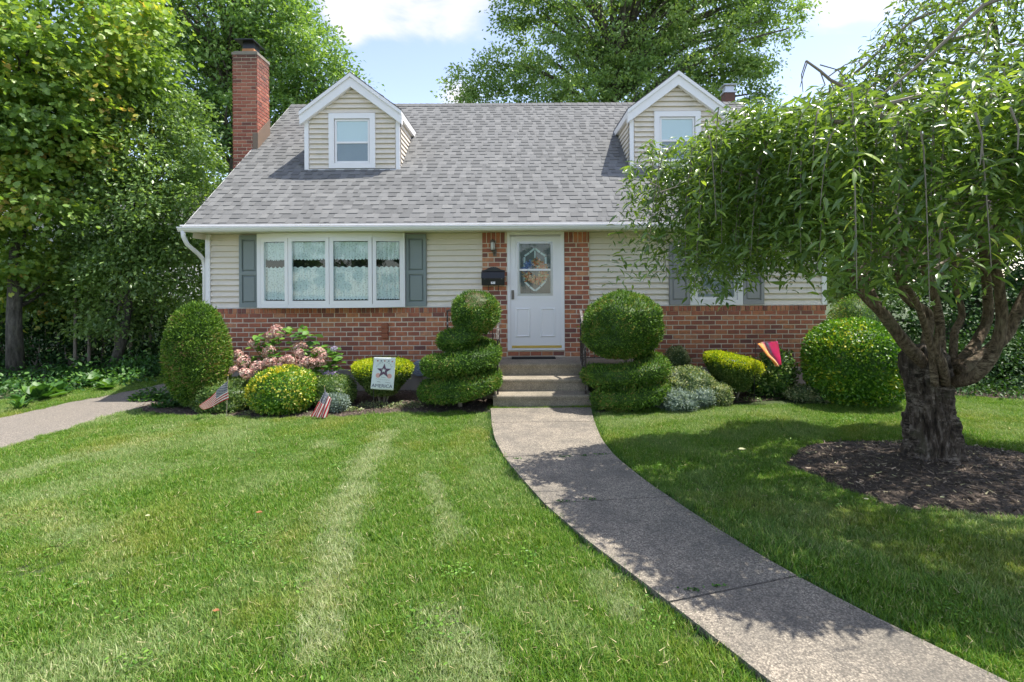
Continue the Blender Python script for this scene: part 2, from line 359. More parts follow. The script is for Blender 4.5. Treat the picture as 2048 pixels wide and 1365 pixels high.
M['f_cherry'] = foliage('cherry_leaf', [(0,(.030,.052,.017)),(.45,(.058,.094,.025)),(.8,(.10,.145,.035)),(.93,(.16,.21,.045)),(1,(.27,.27,.07))], .26, .38, .7)
M['f_maple'] = foliage('maple_leaf', [(0,(.05,.085,.025)),(.5,(.085,.135,.03)),(.8,(.13,.17,.035)),(.93,(.20,.19,.04)),(1,(.30,.17,.07))], .38, .4, .55, .55)
M['f_b'] = foliage('drooping_leaf', [(0,(.05,.085,.03)),(.5,(.08,.13,.04)),(1,(.13,.19,.065))], .36, .4, .6, .6)
M['f_c'] = foliage('tall_tree_leaf', [(0,(.04,.08,.025)),(.5,(.07,.12,.035)),(1,(.11,.165,.05))], .38, .4, .6, .4)
M['f_d'] = foliage('oak_leaf', [(0,(.045,.08,.03)),(.5,(.075,.12,.04)),(1,(.12,.165,.055))], .38, .4, .6, .35)
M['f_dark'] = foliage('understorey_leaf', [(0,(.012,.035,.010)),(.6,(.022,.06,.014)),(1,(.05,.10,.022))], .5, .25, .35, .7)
M['f_arb'] = foliage('arborvitae_spray', [(0,(.03,.07,.012)),(.5,(.08,.16,.02)),(.88,(.14,.23,.03)),(1,(.22,.16,.07))], .55, .25, .3, 3)
M['f_top'] = foliage('yew_needle', [(0,(.03,.07,.012)),(.5,(.07,.15,.018)),(.85,(.12,.215,.028)),(1,(.20,.18,.05))], .55, .25, .3, 3)
M['f_brown'] = foliage('dead_needle', [(0,(.20,.13,.08)),(1,(.42,.33,.24))], .8, .1, .2)
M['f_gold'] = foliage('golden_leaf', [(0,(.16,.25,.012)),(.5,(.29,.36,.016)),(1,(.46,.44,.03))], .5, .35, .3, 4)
M['f_var'] = foliage('variegated_leaf', [(0,(.05,.13,.014)),(.5,(.10,.21,.02)),(.8,(.20,.29,.03)),(.95,(.42,.38,.05)),(1,(.5,.45,.1))], .35, .3, .45, 3.2)
M['f_varg'] = foliage('euonymus_leaf', [(0,(.04,.11,.012)),(.5,(.085,.20,.018)),(.85,(.17,.29,.025)),(1,(.36,.36,.04))], .35, .3, .45, 2.5)
M['f_box'] = foliage('boxwood_leaf', [(0,(.04,.085,.018)),(.5,(.085,.145,.03)),(1,(.18,.22,.07))], .45, .3, .4, 4)
M['f_pale'] = foliage('pale_shrub_leaf', [(0,(.06,.10,.04)),(.5,(.15,.20,.09)),(1,(.33,.33,.19))], .5, .3, .4, 5)
M['f_blue'] = foliage('blue_juniper', [(0,(.075,.11,.09)),(.5,(.15,.20,.17)),(1,(.26,.31,.27))], .6, .2, .3, 5)
M['f_azal'] = foliage('azalea_leaf', [(0,(.025,.07,.014)),(.6,(.07,.15,.03)),(1,(.22,.28,.10))], .35, .3, .5, 4)
M['f_hyd'] = foliage('hydrangea_leaf', [(0,(.04,.11,.015)),(.6,(.09,.20,.022)),(1,(.16,.28,.04))], .42, .35, .4)
M['f_under'] = foliage('ground_cover_leaf', [(0,(.02,.06,.016)),(.6,(.045,.12,.025)),(1,(.10,.20,.04))], .45, .3, .4, 2)
M['f_pink'] = foliage('hydrangea_floret', [(0,(.50,.24,.21)),(.4,(.68,.42,.36)),(.75,(.76,.56,.48)),(1,(.62,.55,.40))], .7, .25, .2, 0, (1.1,1,1))
M['f_lilac'] = foliage('lilac_floret', [(0,(.42,.33,.52)),(1,(.62,.52,.68))], .7, .25, .2, 0, (1,1,1))

def objleaf(name, stops, rough, trans, spec):   # same leaf, colour picked per object
    m = foliage(name, stops, rough, trans, spec)
    nt = m.node_tree; at = [n for n in nt.nodes if n.type == 'ATTRIBUTE'][0]; oi = N(nt, 'ShaderNodeObjectInfo')
    for l in list(nt.links):
        if l.from_node == at: t = l.to_socket; nt.links.remove(l); nt.links.new(oi.outputs['Random'], t)
    return m
M['leafobj_c'] = objleaf('cherry_leaf_single', [(0,(.030,.052,.017)),(.45,(.058,.094,.025)),(.8,(.10,.145,.035)),(.93,(.16,.21,.045)),(1,(.27,.27,.07))], .26, .38, .7)
M['leafobj_h'] = objleaf('hydrangea_leaf_single', [(0,(.04,.11,.015)),(.6,(.09,.20,.022)),(1,(.16,.28,.04))], .42, .35, .4)

def glassmat(name, tint=(.9,.95,.95), k=.4, base=.026):
    m, nt, b, o = newmat(name); nt.nodes.remove(b)
    g = N(nt, 'ShaderNodeBsdfGlossy'); g.inputs['Roughness'].default_value = .0; t = N(nt, 'ShaderNodeBsdfTransparent'); t.inputs[0].default_value = (*tint, 1)
    f0 = N(nt, 'ShaderNodeLayerWeight'); f = N(nt, 'ShaderNodeMath', operation='POWER'); nt.links.new(f0.outputs['Facing'], f.inputs[0]); f.inputs[1].default_value = 4
    ma = N(nt, 'ShaderNodeMath', operation='MULTIPLY_ADD', use_clamp=True); nt.links.new(f.outputs[0], ma.inputs[0]); ma.inputs[1].default_value = k; ma.inputs[2].default_value = base
    x = N(nt, 'ShaderNodeMixShader'); nt.links.new(ma.outputs[0], x.inputs[0]); nt.links.new(t.outputs[0], x.inputs[1]); nt.links.new(g.outputs[0], x.inputs[2]); nt.links.new(x.outputs[0], o.inputs[0])
    return m
M['glass'] = glassmat('window_glass')
def screenmat():
    m, nt, b, o = newmat('insect_screen'); b.inputs['Base Color'].default_value = (.16,.16,.17,1); b.inputs['Roughness'].default_value = .7
    t = N(nt, 'ShaderNodeBsdfTransparent'); x = N(nt, 'ShaderNodeMixShader'); x.inputs[0].default_value = .45
    nt.links.new(t.outputs[0], x.inputs[1]); nt.links.new(b.outputs[0], x.inputs[2]); nt.links.new(x.outputs[0], o.inputs[0]); return m
M['screen'] = screenmat()
def lacemat(thick=.5):
    m, nt, b, o = newmat('lace'); b.inputs['Base Color'].default_value = (.9,.9,.86,1); b.inputs['Roughness'].default_value = .9
    pos = N(nt, 'ShaderNodeNewGeometry').outputs['Position']
    mp_ = N(nt, 'ShaderNodeMapping'); mp_.inputs['Scale'].default_value = (1, 0, 1); nt.links.new(pos, mp_.inputs[0])
    v = N(nt, 'ShaderNodeTexVoronoi'); v.inputs['Scale'].default_value = 6.5; v.inputs['Randomness'].default_value = .12; nt.links.new(mp_.outputs[0], v.inputs['Vector'])
    s_ = N(nt, 'ShaderNodeMath', operation='MULTIPLY'); nt.links.new(v.outputs['Distance'], s_.inputs[0]); s_.inputs[1].default_value = 26
    si = N(nt, 'ShaderNodeMath', operation='SINE'); nt.links.new(s_.outputs[0], si.inputs[0])
    v2 = N(nt, 'ShaderNodeTexVoronoi'); v2.inputs['Scale'].default_value = 34; nt.links.new(mp_.outputs[0], v2.inputs['Vector'])
    ad_ = N(nt, 'ShaderNodeMath', operation='MULTIPLY_ADD'); nt.links.new(si.outputs[0], ad_.inputs[0]); ad_.inputs[1].default_value = .22; nt.links.new(v2.outputs['Distance'], ad_.inputs[2])
    f = ramp(nt, ad_.outputs[0], [(.0, (.62,)*3), (.45, (.97,)*3)])
    t = N(nt, 'ShaderNodeBsdfTransparent'); x = N(nt, 'ShaderNodeMixShader')
    nt.links.new(f, x.inputs[0]); nt.links.new(t.outputs[0], x.inputs[1]); nt.links.new(b.outputs[0], x.inputs[2]); nt.links.new(x.outputs[0], o.inputs[0]); return m
M['lace'] = lacemat()
M['blind'] = pm('white_blind', (.90,.90,.92), (.86,.86,.88), 3, .6)
M['blindg'] = pm('grey_blind', (.40,.40,.44), (.34,.34,.37), 3, .6)

# ------------------------------------------------------------------ ground, walk, drive, beds
WL = [(980,822),(982,850),(988,885),(1008,922),(1040,962),(1085,1014),(1180,1098),(1300,1188),(1520,1365),(1640,1462)]
WR = [(1183,820),(1190,850),(1205,885),(1230,918),(1300,975),(1400,1043),(1550,1138),(1700,1220),(1990,1365),(2160,1450)]
WLg = [G(*p) for p in WL]; WRg = [G(*p) for p in WR]
def resamp(pts, n):
    p = np.array(pts); d = np.r_[0, np.cumsum(np.linalg.norm(np.diff(p, axis=0), axis=1))]; t = np.linspace(0, d[-1], n)
    q = np.c_[np.interp(t, d, p[:, 0]), np.interp(t, d, p[:, 1])]
    for _ in range(4): q[1:-1] = (q[:-2]+2*q[1:-1]+q[2:])/4
    return q
WLs, WRs = resamp(WLg, 90), resamp(WRg, 90)
WALKP = np.r_[WLs, WRs[::-1]]
DRIVEP = np.array([G(-420, 1020), G(0, 900), G(265, 822), G(345, 793), (-5.75, 9.6), (-5.9, 14), (-6.9, 14), (-6.85, 10.4), G(300, 776), G(140, 806), G(0, 838), G(-420, 930)])
BEDL = np.array([G(268, 800), G(268, 824), G(330, 832), G(500, 836), G(640, 838), G(830, 828), G(980, 828), (-.42, 7.86), (-.42, 9.18), (-5.6, 9.18)])
BEDR = np.array([(1.12, 9.18), (1.12, 7.86), G(1195, 832), G(1260, 826), G(1350, 813), G(1480, 806), G(1600, 796), G(1800, 800), G(1960, 795), G(2048, 802), G(2400, 810), (9, 10.5), (5.6, 9.3)])
RING = (4.28, 5.12, 1.52, 1.02)
def inpoly(x, y, poly):
    r = np.zeros(x.shape, bool); n = len(poly)
    for i in range(n):
        x0, y0 = poly[i]; x1, y1 = poly[(i+1) % n]
        c = ((y0 > y) != (y1 > y)) & (x < (x1-x0)*(y-y0)/(y1-y0+1e-12)+x0); r ^= c
    return r
def inring(x, y, g=0): 
    a = np.arctan2((y-RING[1])/RING[3], (x-RING[0])/RING[2]); k = 1+.04*np.sin(a*3+1)+.03*np.sin(a*7)
    return ((x-RING[0])/(RING[2]*k+g))**2+((y-RING[1])/(RING[3]*k+g))**2 < 1
g = MB(); g.quad((-400,-60,-.004), (400,-60,-.004), (400,700,-.004), (-400,700,-.004))
tag(g.build('ground', M['ground']), 'flat ground under the lawn', None, None, 'structure')
def sheet(name, poly, z, m, **k):
    b = MB(); b.quad(*[(p[0], p[1], z) for p in poly]); o = b.build(name, m); tag(o, kind='structure', **k); return o
b = MB(); b.prism([(p[0], p[1], -.05) for p in DRIVEP], (0, 0, .062)); tag(b.build('driveway', M['drive']), 'tan driveway running back along the left side of the house', kind='structure')
sheet('planting_bed', BEDL, .004, M['mulch'], label='mulch planting bed below the bay window')
sheet('planting_bed', BEDR, .004, M['mulch'], label='mulch planting bed right of the front steps')
b = MB(); n = 48
rp = []
for i in range(n):
    a = 2*math.pi*i/n; k = 1+.04*math.sin(a*3+1)+.03*math.sin(a*7); rp.append((RING[0]+RING[2]*k*math.cos(a), RING[1]+RING[3]*k*math.sin(a)))
c0 = len(b.v); b.v.append((RING[0], RING[1], .10)); rings = []
for q, zz in ((.5, .07), (.85, .03), (1, .0)):
    rings.append(len(b.v)); b.v += [(RING[0]+(x-RING[0])*q, RING[1]+(y-RING[1])*q, zz) for x, y in rp]
for i in range(n):
    j = (i+1) % n; b.f.append((c0, rings[0]+i, rings[0]+j))
    for a_, b_ in ((0, 1), (1, 2)): b.f.append((rings[a_]+i, rings[b_]+i, rings[b_]+j, rings[a_]+j))
tag(b.build('tree_mulch_ring', M['mulch'], smooth=True), 'dark mulch mound round the trunk of the weeping tree', kind='structure')
# walkway slabs, split at the joints seen in the photograph
walk = thing('walkway', 'curved exposed aggregate walkway leading to the front steps', None, (0.3, 7.8, 0)); walk['kind'] = 'structure'
def cutidx(arr, p): return int(np.argmin(((arr-np.array(p))**2).sum(1)))
cuts = [(0, 0)]+[(cutidx(WLs, G(*a)), cutidx(WRs, G(*c))) for a, c in (((982,852),(1190,850)), ((1008,922),(1230,916)), ((1087,1015),(1335,1002)), ((1335,1212),(1610,1166)))]+[(89, 89)]
for (l0, r0), (l1, r1) in zip(cuts[:-1], cuts[1:]):
    Lr, Rr = resamp(WLs[l0:l1+1] if l1 > l0+1 else WLs[l0:l1+2], 24), resamp(WRs[r0:r1+1] if r1 > r0+1 else WRs[r0:r1+2], 24)
    poly = [Vector((*p, -.06)) for p in Lr]+[Vector((*p, -.06)) for p in Rr[::-1]]
    c = sum(poly, Vector())/len(poly); poly = [c+(p-c)*(1-.009/max(.2, (p-c).length)) for p in poly]
    b = MB(); b.prism(poly, (0, 0, .098)); b.build('concrete_slab', M['walk'], walk)
# mulch chips
def chips(name, label, ok, box, n, zf):
    x = rng.uniform(box[0], box[1], n); y = rng.uniform(box[2], box[3], n); k = ok(x, y); x, y = x[k], y[k]; n = len(x)
    C = np.c_[x, y, zf(x, y)+rng.uniform(.0, .014, n)]; a = rng.uniform(0, 6.28, n)
    D = np.c_[np.cos(a), np.sin(a), rng.normal(0, .25, n)]; Nn = np.c_[rng.normal(0, .35, n), rng.normal(0, .35, n), np.ones(n)]
    return tag(link(name, leaves(name, C, D, Nn, rng.uniform(.012, .055, n), 'chip', M['chip'])), label, kind='stuff')
def ringz(x, y):
    q = np.sqrt(((x-RING[0])/RING[2])**2+((y-RING[1])/RING[3])**2); return np.interp(q, [0, .5, .85, 1], [.10, .07, .03, .0])
chips('mulch_chips', 'dark wood chips lying round the weeping tree trunk', inring, (2.5, 6, 4, 6.3), 15000, ringz)
chips('mulch_chips', 'brown wood chips in the bed below the bay window', lambda x, y: inpoly(x, y, BEDL), (-6.2, 0, 7, 9.2), 12000, lambda x, y: x*0+.004)
chips('mulch_chips', 'brown wood chips in the bed right of the steps', lambda x, y: inpoly(x, y, BEDR), (1, 8, 7, 9.3), 12000, lambda x, y: x*0+.004)

# ------------------------------------------------------------------ the house
house = thing('house', 'cape house with grey shingle roof, beige siding and red brick base', 'house', (0, 9.2, 0))
FY = 9.2
HX0, HX1 = -5.51, 5.46
RX0, RX1 = -5.63, 5.60
EY, EZ, RY, RZ = 8.80, 2.90, 13.0, 6.36
SL = (RZ-EZ)/(RY-EY)
def roofz(y): return EZ+SL*(y-EY)
def roofy(z): return EY+(z-EZ)/SL
# body walls
wall = MB()
wall.box(HX0+.02, HX1-.02, FY+.035, FY+.2, .3, 2.78)
wall.box(HX0+.02, HX0+.2, FY+.2, 16.8, 0, 2.78); wall.box(HX1-.2, HX1-.02, FY+.2, 16.8, 0, 2.78); wall.box(HX0+.2, HX1-.2, 16.6, 16.8, 0, 2.78)
for x in (HX0+.02, HX1-.2):
    wall.prism([(x, FY+.1, 2.79), (x, 16.7, 2.79), (x, RY, RZ-.12)], (.18, 0, 0))
wallo = wall.build('wall', M['siding'], house)
# end-wall siding laps, joined
e = MB()
for k in range(46):
    z0 = 1.48+k*.1; z1 = z0+.1
    if z1 > RZ-.25: break
    ya = FY+.03 if z1 < 2.78 else roofy(z1)+.16
    yb = 16.8 if z1 < 2.78 else 2*RY-ya
    for x, sx in ((HX0+.02, -1), (HX1-.02, 1)):
        e.quad((x+sx*.014, ya, z0), (x+sx*.014, yb, z0), (x+sx*.002, yb, z1), (x+sx*.002, ya, z1)); e.quad((x+sx*.014, ya, z0), (x+sx*.014, yb, z0), (x+sx*.0, yb, z0), (x+sx*.0, ya, z0))
tag(e.build('end_wall_siding', M['siding'], wallo), kind='stuff')
fd = MB(); fd.box(HX0+.01, -.45, FY+.0, FY+.034, -.1, .355); fd.box(1.15, HX1-.01, FY+.0, FY+.034, -.1, .355)
fd.box(HX0-.005, HX0+.019, FY+.036, 16.8, -.1, 1.4); fd.box(HX1-.019, HX1+.005, FY+.036, 16.8, -.1, 1.4)
fd.build('foundation', M['stone'], house)
# siding boards
sid = MB(); sid.box(HX0+.02, -.6, FY+.026, FY+.034, 1.475, 2.78); sid.box(1.25, HX1-.02, FY+.026, FY+.034, 1.475, 2.78); sido = sid.build('siding', M['siding'], house)
def board(x0, x1, z0, z1, y, parent, poly=None):
    b = MB(); o_, i_ = .042, .002
    if poly is None: poly = [(x0, z0), (x1, z0), (x1, z1), (x0, z1)]
    zs = lambda z: y-(o_-(o_-i_)*((z-z0)/(z1-z0)))
    n = len(b.v); k = len(poly)
    b.v += [(p[0], zs(p[1]), p[1]) for p in poly]+[(p[0], y, p[1]) for p in poly]
    b.f.append(tuple(range(k)))
    for i in range(k): j = (i+1) % k; b.f.append((i, i+k, j+k, j))
    return b.build('siding_board', M['siding'], parent)
for (x0, x1) in ((HX0+.08, -4.915), (-1.605, -.625), (1.275, 2.675), (4.355, HX1-.08)):
    for k in range(13):
        z0 = 1.482+k*.1; z1 = min(z0+.088, 2.775)
        if z1-z0 > .03: board(x0, x1, z0, z1, FY+.026, sido)
for x0 in (HX0, HX1-.078): MB().box(x0, x0+.078, FY-.02, FY+.024, 1.475, 2.78).build('corner_post', M['white'], house)
st = MB(); 
for a, c in ((HX0, -.62), (1.27, HX1)): st.box(a, c, FY-.012, FY+.024, 1.468, 1.4795)
st.build('starter_strip', M['white'], house)
# brick work
brw = MB()
brw.box(HX0+.006, -.622, FY-.002, FY+.03, .36, 1.462); brw.box(1.272, HX1-.006, FY-.002, FY+.03, .36, 1.462)
brw.box(-.62, -.18, FY-.03, FY+.05, .5, 2.79); brw.box(.825, 1.27, FY-.03, FY+.05, .5, 2.79); brw.box(-.18, .825, FY-.028, FY+.05, .5, .70)
brwo = brw.build('brick_wall', M['mortar'], house)
def brickmesh(w, h, d=.03, m=None):
    c = .005; b = MB(); x, z = w/2, h/2
    b.v = [(-x,d,-z),(x,d,-z),(x,d,z),(-x,d,z),(-x,c,-z),(x,c,-z),(x,c,z),(-x,c,z),(-x+c,0,-z+c),(x-c,0,-z+c),(x-c,0,z-c),(-x+c,0,z-c)]
    b.f = [(8,9,10,11)]+[(4+i, 4+(i+1) % 4, 8+(i+1) % 4, 8+i) for i in range(4)]+[(i, (i+1) % 4, 4+(i+1) % 4, 4+i) for i in range(4)]
    me = bpy.data.meshes.new('brick'); me.from_pydata(b.v, [], b.f); me.update(); me.materials.append(m or M['brick_o']); return me
bricks = []   # (x, y, z, w, h, score)
PB = .216; RH = .0837
def course(x0, x1, z, y, off, base):
    x = x0-off*PB
    while x < x1-.01:
        a, c = max(x, x0), min(x+PB-.014, x1)
        if c-a > .03: bricks.append(((a+c)/2, y, z+RH/2, c-a, RH-.0145, base+(c-a)))
        x += PB
for k in range(12):
    z = .372+k*RH; of = (k % 2)*.5+random.uniform(-.02, .02)
    vis = 1 if z > .8 else 0
    course(HX0+.004, -.625, z, FY-.008, of, vis+.3); course(1.275, HX1-.004, z, FY-.008, of+.2, vis+.1)
for x0, x1 in ((HX0+.004, -.625), (1.275, HX1-.004)):
    x = x0
    while x < x1-.02:
        c = min(x+.069, x1); bricks.append(((x+c)/2, FY-.014, 1.4175, c-x, .088, .1)); x += .0785
for x0, x1, sh in ((-.618, -.184, 0), (.829, 1.268, 1)):
    k = 0; z = .582
    while z < 2.57:
        course(x0, x1, z, FY-.036, .5*((k+sh) % 2), 2); z += RH; k += 1
    x = x0
    while x < x1-.03: c = min(x+.072, x1); bricks.append(((x+c)/2, FY-.036, (z+2.785)/2, c-x, 2.785-z-.008, 1.9)); x += .081
for k in range(5): bricks.append((-.18+.1+k*.2+.0, FY-.036, .64, .188, .07, 2))
bricks.sort(key=lambda b: -b[5])
mcache = {}
def putbrick(B, parent, mats, cache, jitter=.0022, rotz=0):
    key = (round(B[3], 2), round(B[4], 2))
    if key not in cache: cache[key] = brickmesh(key[0], B[4], m=mats)
    o = bpy.data.objects.new('brick', cache[key]); COL.objects.link(o); o.parent = parent
    o.location = (B[0], B[1]+random.uniform(-jitter, jitter), B[2]+random.uniform(-.0012, .0012)); o.rotation_euler = (0, random.uniform(-.006, .006), rotz); return o
for B in bricks[:215]: putbrick(B, brwo, M['brick_o'], mcache)
def joinbricks(bl, name, m, parent, faces='y'):
    V, F, Rn = [], [], []
    for B in bl:
        x, y, z, w, h = B[:5]; y += random.uniform(-.0025, .0025); rr = random.random(); c = .005; d = .03; w /= 2; h /= 2; n = len(V)
        if faces == 'y': pv = [(-w,d,-h),(w,d,-h),(w,d,h),(-w,d,h),(-w,c,-h),(w,c,-h),(w,c,h),(-w,c,h),(-w+c,0,-h+c),(w-c,0,-h+c),(w-c,0,h-c),(-w+c,0,h-c)]; V += [(x+a, y+b_, z+e_) for a, b_, e_ in pv]
        else: pv = [(-w,d,-h),(w,d,-h),(w,d,h),(-w,d,h),(-w,c,-h),(w,c,-h),(w,c,h),(-w,c,h),(-w+c,0,-h+c),(w-c,0,-h+c),(w-c,0,h-c),(-w+c,0,h-c)]; V += [(x-b_*faces_s, y+a, z+e_) for a, b_, e_ in pv]
        q = [(8,9,10,11)]+[(4+i, 4+(i+1) % 4, 8+(i+1) % 4, 8+i) for i in range(4)]+[(i, (i+1) % 4, 4+(i+1) % 4, 4+i) for i in range(4)]
        for f in q: F += [(n+f[0], n+f[1], n+f[2]), (n+f[0], n+f[2], n+f[3])]
        Rn += [rr]*12
    return tag(link(name, rawmesh(name, np.array(V), np.array(F), m, np.array(Rn), True), parent), kind='stuff')
faces_s = 1
joinbricks(bricks[215:], 'bricks', M['brick_a'], brwo)

# roof: deck, shingles, soffit, fascia, gutter
dk = MB(); T = .05
for s_ in (0, 1):
    f = (lambda y: y) if s_ == 0 else (lambda y: 2*RY-y)
    dk.prism([(RX0, f(EY-.07), roofz(EY-.07)-T), (RX0, RY, RZ-T), (RX0, RY, RZ), (RX0, f(EY-.07), roofz(EY-.07))], (RX1-RX0, 0, 0))
roof = dk.build('roof', M['sh_a'], house)
c_, s_ = math.cos(math.atan(SL)), math.sin(math.atan(SL))
SLEN = (RY-EY+.07)/c_; EXP = .142
def inside_dormer(x, y, z):
    for dx in (-3.265, 3.19):
        if abs(x-dx) < 1.0 and y > 10.3 and z < 5.95-.75*abs(x-dx)-.02: return True
    return False
tabs = []
row = 0; t = 0.0
while t < SLEN-.02:
    x = RX0-random.uniform(0, .15)
    up = random.random() < .5
    while x < RX1:
        w = random.choice((.09, .12, .15, .18, .21)) if up else random.choice((.08, .11, .14, .17)); a, b2 = max(x, RX0), min(x+w, RX1)
        if b2-a > .02:
            y = EY-.07+t*c_; z = roofz(y)
            if not inside_dormer((a+b2)/2, y, z): tabs.append((a, b2, t, .013 if up else .0045, random.random()*.5+(0 if up else .5) if random.random() < .8 else random.random()))
        x += w; up = not up
    t += EXP; row += 1
nrm = Vector((0, -s_, c_)); alo = Vector((0, c_, s_)); O0 = Vector((0, EY-.07, roofz(EY-.07)))
def tabverts(a, b2, t, h):
    t2 = min(t+EXP+.03, SLEN); p = O0+alo*t; q = O0+alo*t2
    return [Vector((a, p.y, p.z)), Vector((b2, p.y, p.z)), Vector((b2, p.y, p.z))+nrm*h, Vector((a, p.y, p.z))+nrm*h, Vector((b2, q.y, q.z))+nrm*.0012, Vector((a, q.y, q.z))+nrm*.0012]
TF = [(0,1,2),(0,2,3),(3,2,4),(3,4,5),(0,3,5),(1,4,2)]
cands = [i for i, tb in enumerate(tabs) if tb[2] < EXP*6 and tb[0] < 1.9 and tb[1]-tb[0] > .1]
cands = set(cands[:300]); V, F, Rn = [], [], []
scache = {}
for i, (a, b2, t, h, rr) in enumerate(tabs):
    if i in cands:
        k = (round(b2-a, 2), h)
        if k not in scache:
            vs = tabverts(0, k[0], 0, h); scache[k] = rawmesh('shingle', np.array([tuple(v-O0) for v in vs]), np.array(TF), M['sh_o'], None, True)
        o = link('shingle', scache[k], roof); p = O0+alo*t; o.location = (a, p.y, p.z)
    else:
        n = len(V); V += [tuple(v) for v in tabverts(a, b2, t, h)]; F += [(n+f[0], n+f[1], n+f[2]) for f in TF]; Rn += [rr]*6
# ridge cap
for k in range(int((RX1-RX0)/.14)):
    x = RX0+k*.14; n = len(V); h = .02+random.uniform(0, .004)
    V += [(x, RY-.13, RZ-.105+h), (x+.17, RY-.13, RZ-.115+h), (x+.17, RY, RZ-.006+h), (x, RY, RZ+.006+h), (x, RY+.13, RZ-.105+h), (x+.17, RY+.13, RZ-.115+h)]
    F += [(n, n+1, n+2), (n, n+2, n+3), (n+3, n+2, n+5), (n+3, n+5, n+4)]; Rn += [random.random()*.4]*6
tag(link('shingles', rawmesh('shingles', np.array(V), np.array(F), M['sh_a'], np.array(Rn), True), roof), kind='stuff')
sf = MB(); sf.box(RX0+.02, RX1-.02, EY-.0, FY+.03, 2.785, 2.80); sf.build('soffit', M['cream'], house)
sv = MB()
for k in range(28): x = RX0+.3+k*.4; sv.box(x, x+.006, EY+.02, FY-.01, 2.779, 2.784)
sv.build('soffit_seams', M['cream'], house)['kind'] = 'stuff'
fa = MB(); fa.box(RX0, RX1, EY-.022, EY-.002, 2.775, 2.90)
for x in (RX0-.014, RX1+.002):
    for f in ((lambda y: y), (lambda y: 2*RY-y)):
        fa.prism([(x, f(EY-.06), roofz(EY-.06)-.15), (x, RY, RZ-.15), (x, RY, RZ-.004), (x, f(EY-.06), roofz(EY-.06)-.004)], (.012, 0, 0))
fa.build('fascia', M['white'], house)
gu = MB()
prof = [(EY-.026, 2.86), (EY-.026, 2.785), (EY-.09, 2.78), (EY-.118, 2.81), (EY-.125, 2.835), (EY-.14, 2.838), (EY-.14, 2.858), (EY-.125, 2.858), (EY-.112, 2.84), (EY-.108, 2.815), (EY-.085, 2.792), (EY-.036, 2.796), (EY-.036, 2.86)]
MB().box(RX0-.02, RX1+.02, EY-.094, EY-.086, 2.872, 2.897).build('drip_edge', M['white'], house)
gu.prism([(RX0-.05, y, z) for y, z in prof], (RX1-RX0+.1, 0, 0)); gu.build('gutter', M['white'], house)
dp = MB(); dp.tube([(RX0+.02, EY-.075, 2.80), (RX0+.02, EY-.06, 2.70), (RX0+.03, EY+.02, 2.58), (HX0-.05, FY-.12, 2.42), (HX0-.06, FY+.03, 2.33), (HX0-.06, FY+.06, 2.2), (HX0-.06, FY+.06, .3)], .036, 8); dp.build('downspout', M['white'], house, True)

# window helper parts
def frame(x0, x1, z0, z1, y0, y1, w, m, parent, name='window_frame', wb=None):
    wb = wb or w; b = MB(); b.box(x0, x0+w, y0, y1, z0+wb, z1-w); b.box(x1-w, x1, y0, y1, z0+wb, z1-w); b.box(x0, x1, y0, y1, z1-w, z1); b.box(x0, x1, y0, y1, z0, z0+wb); return b.build(name, m, parent)
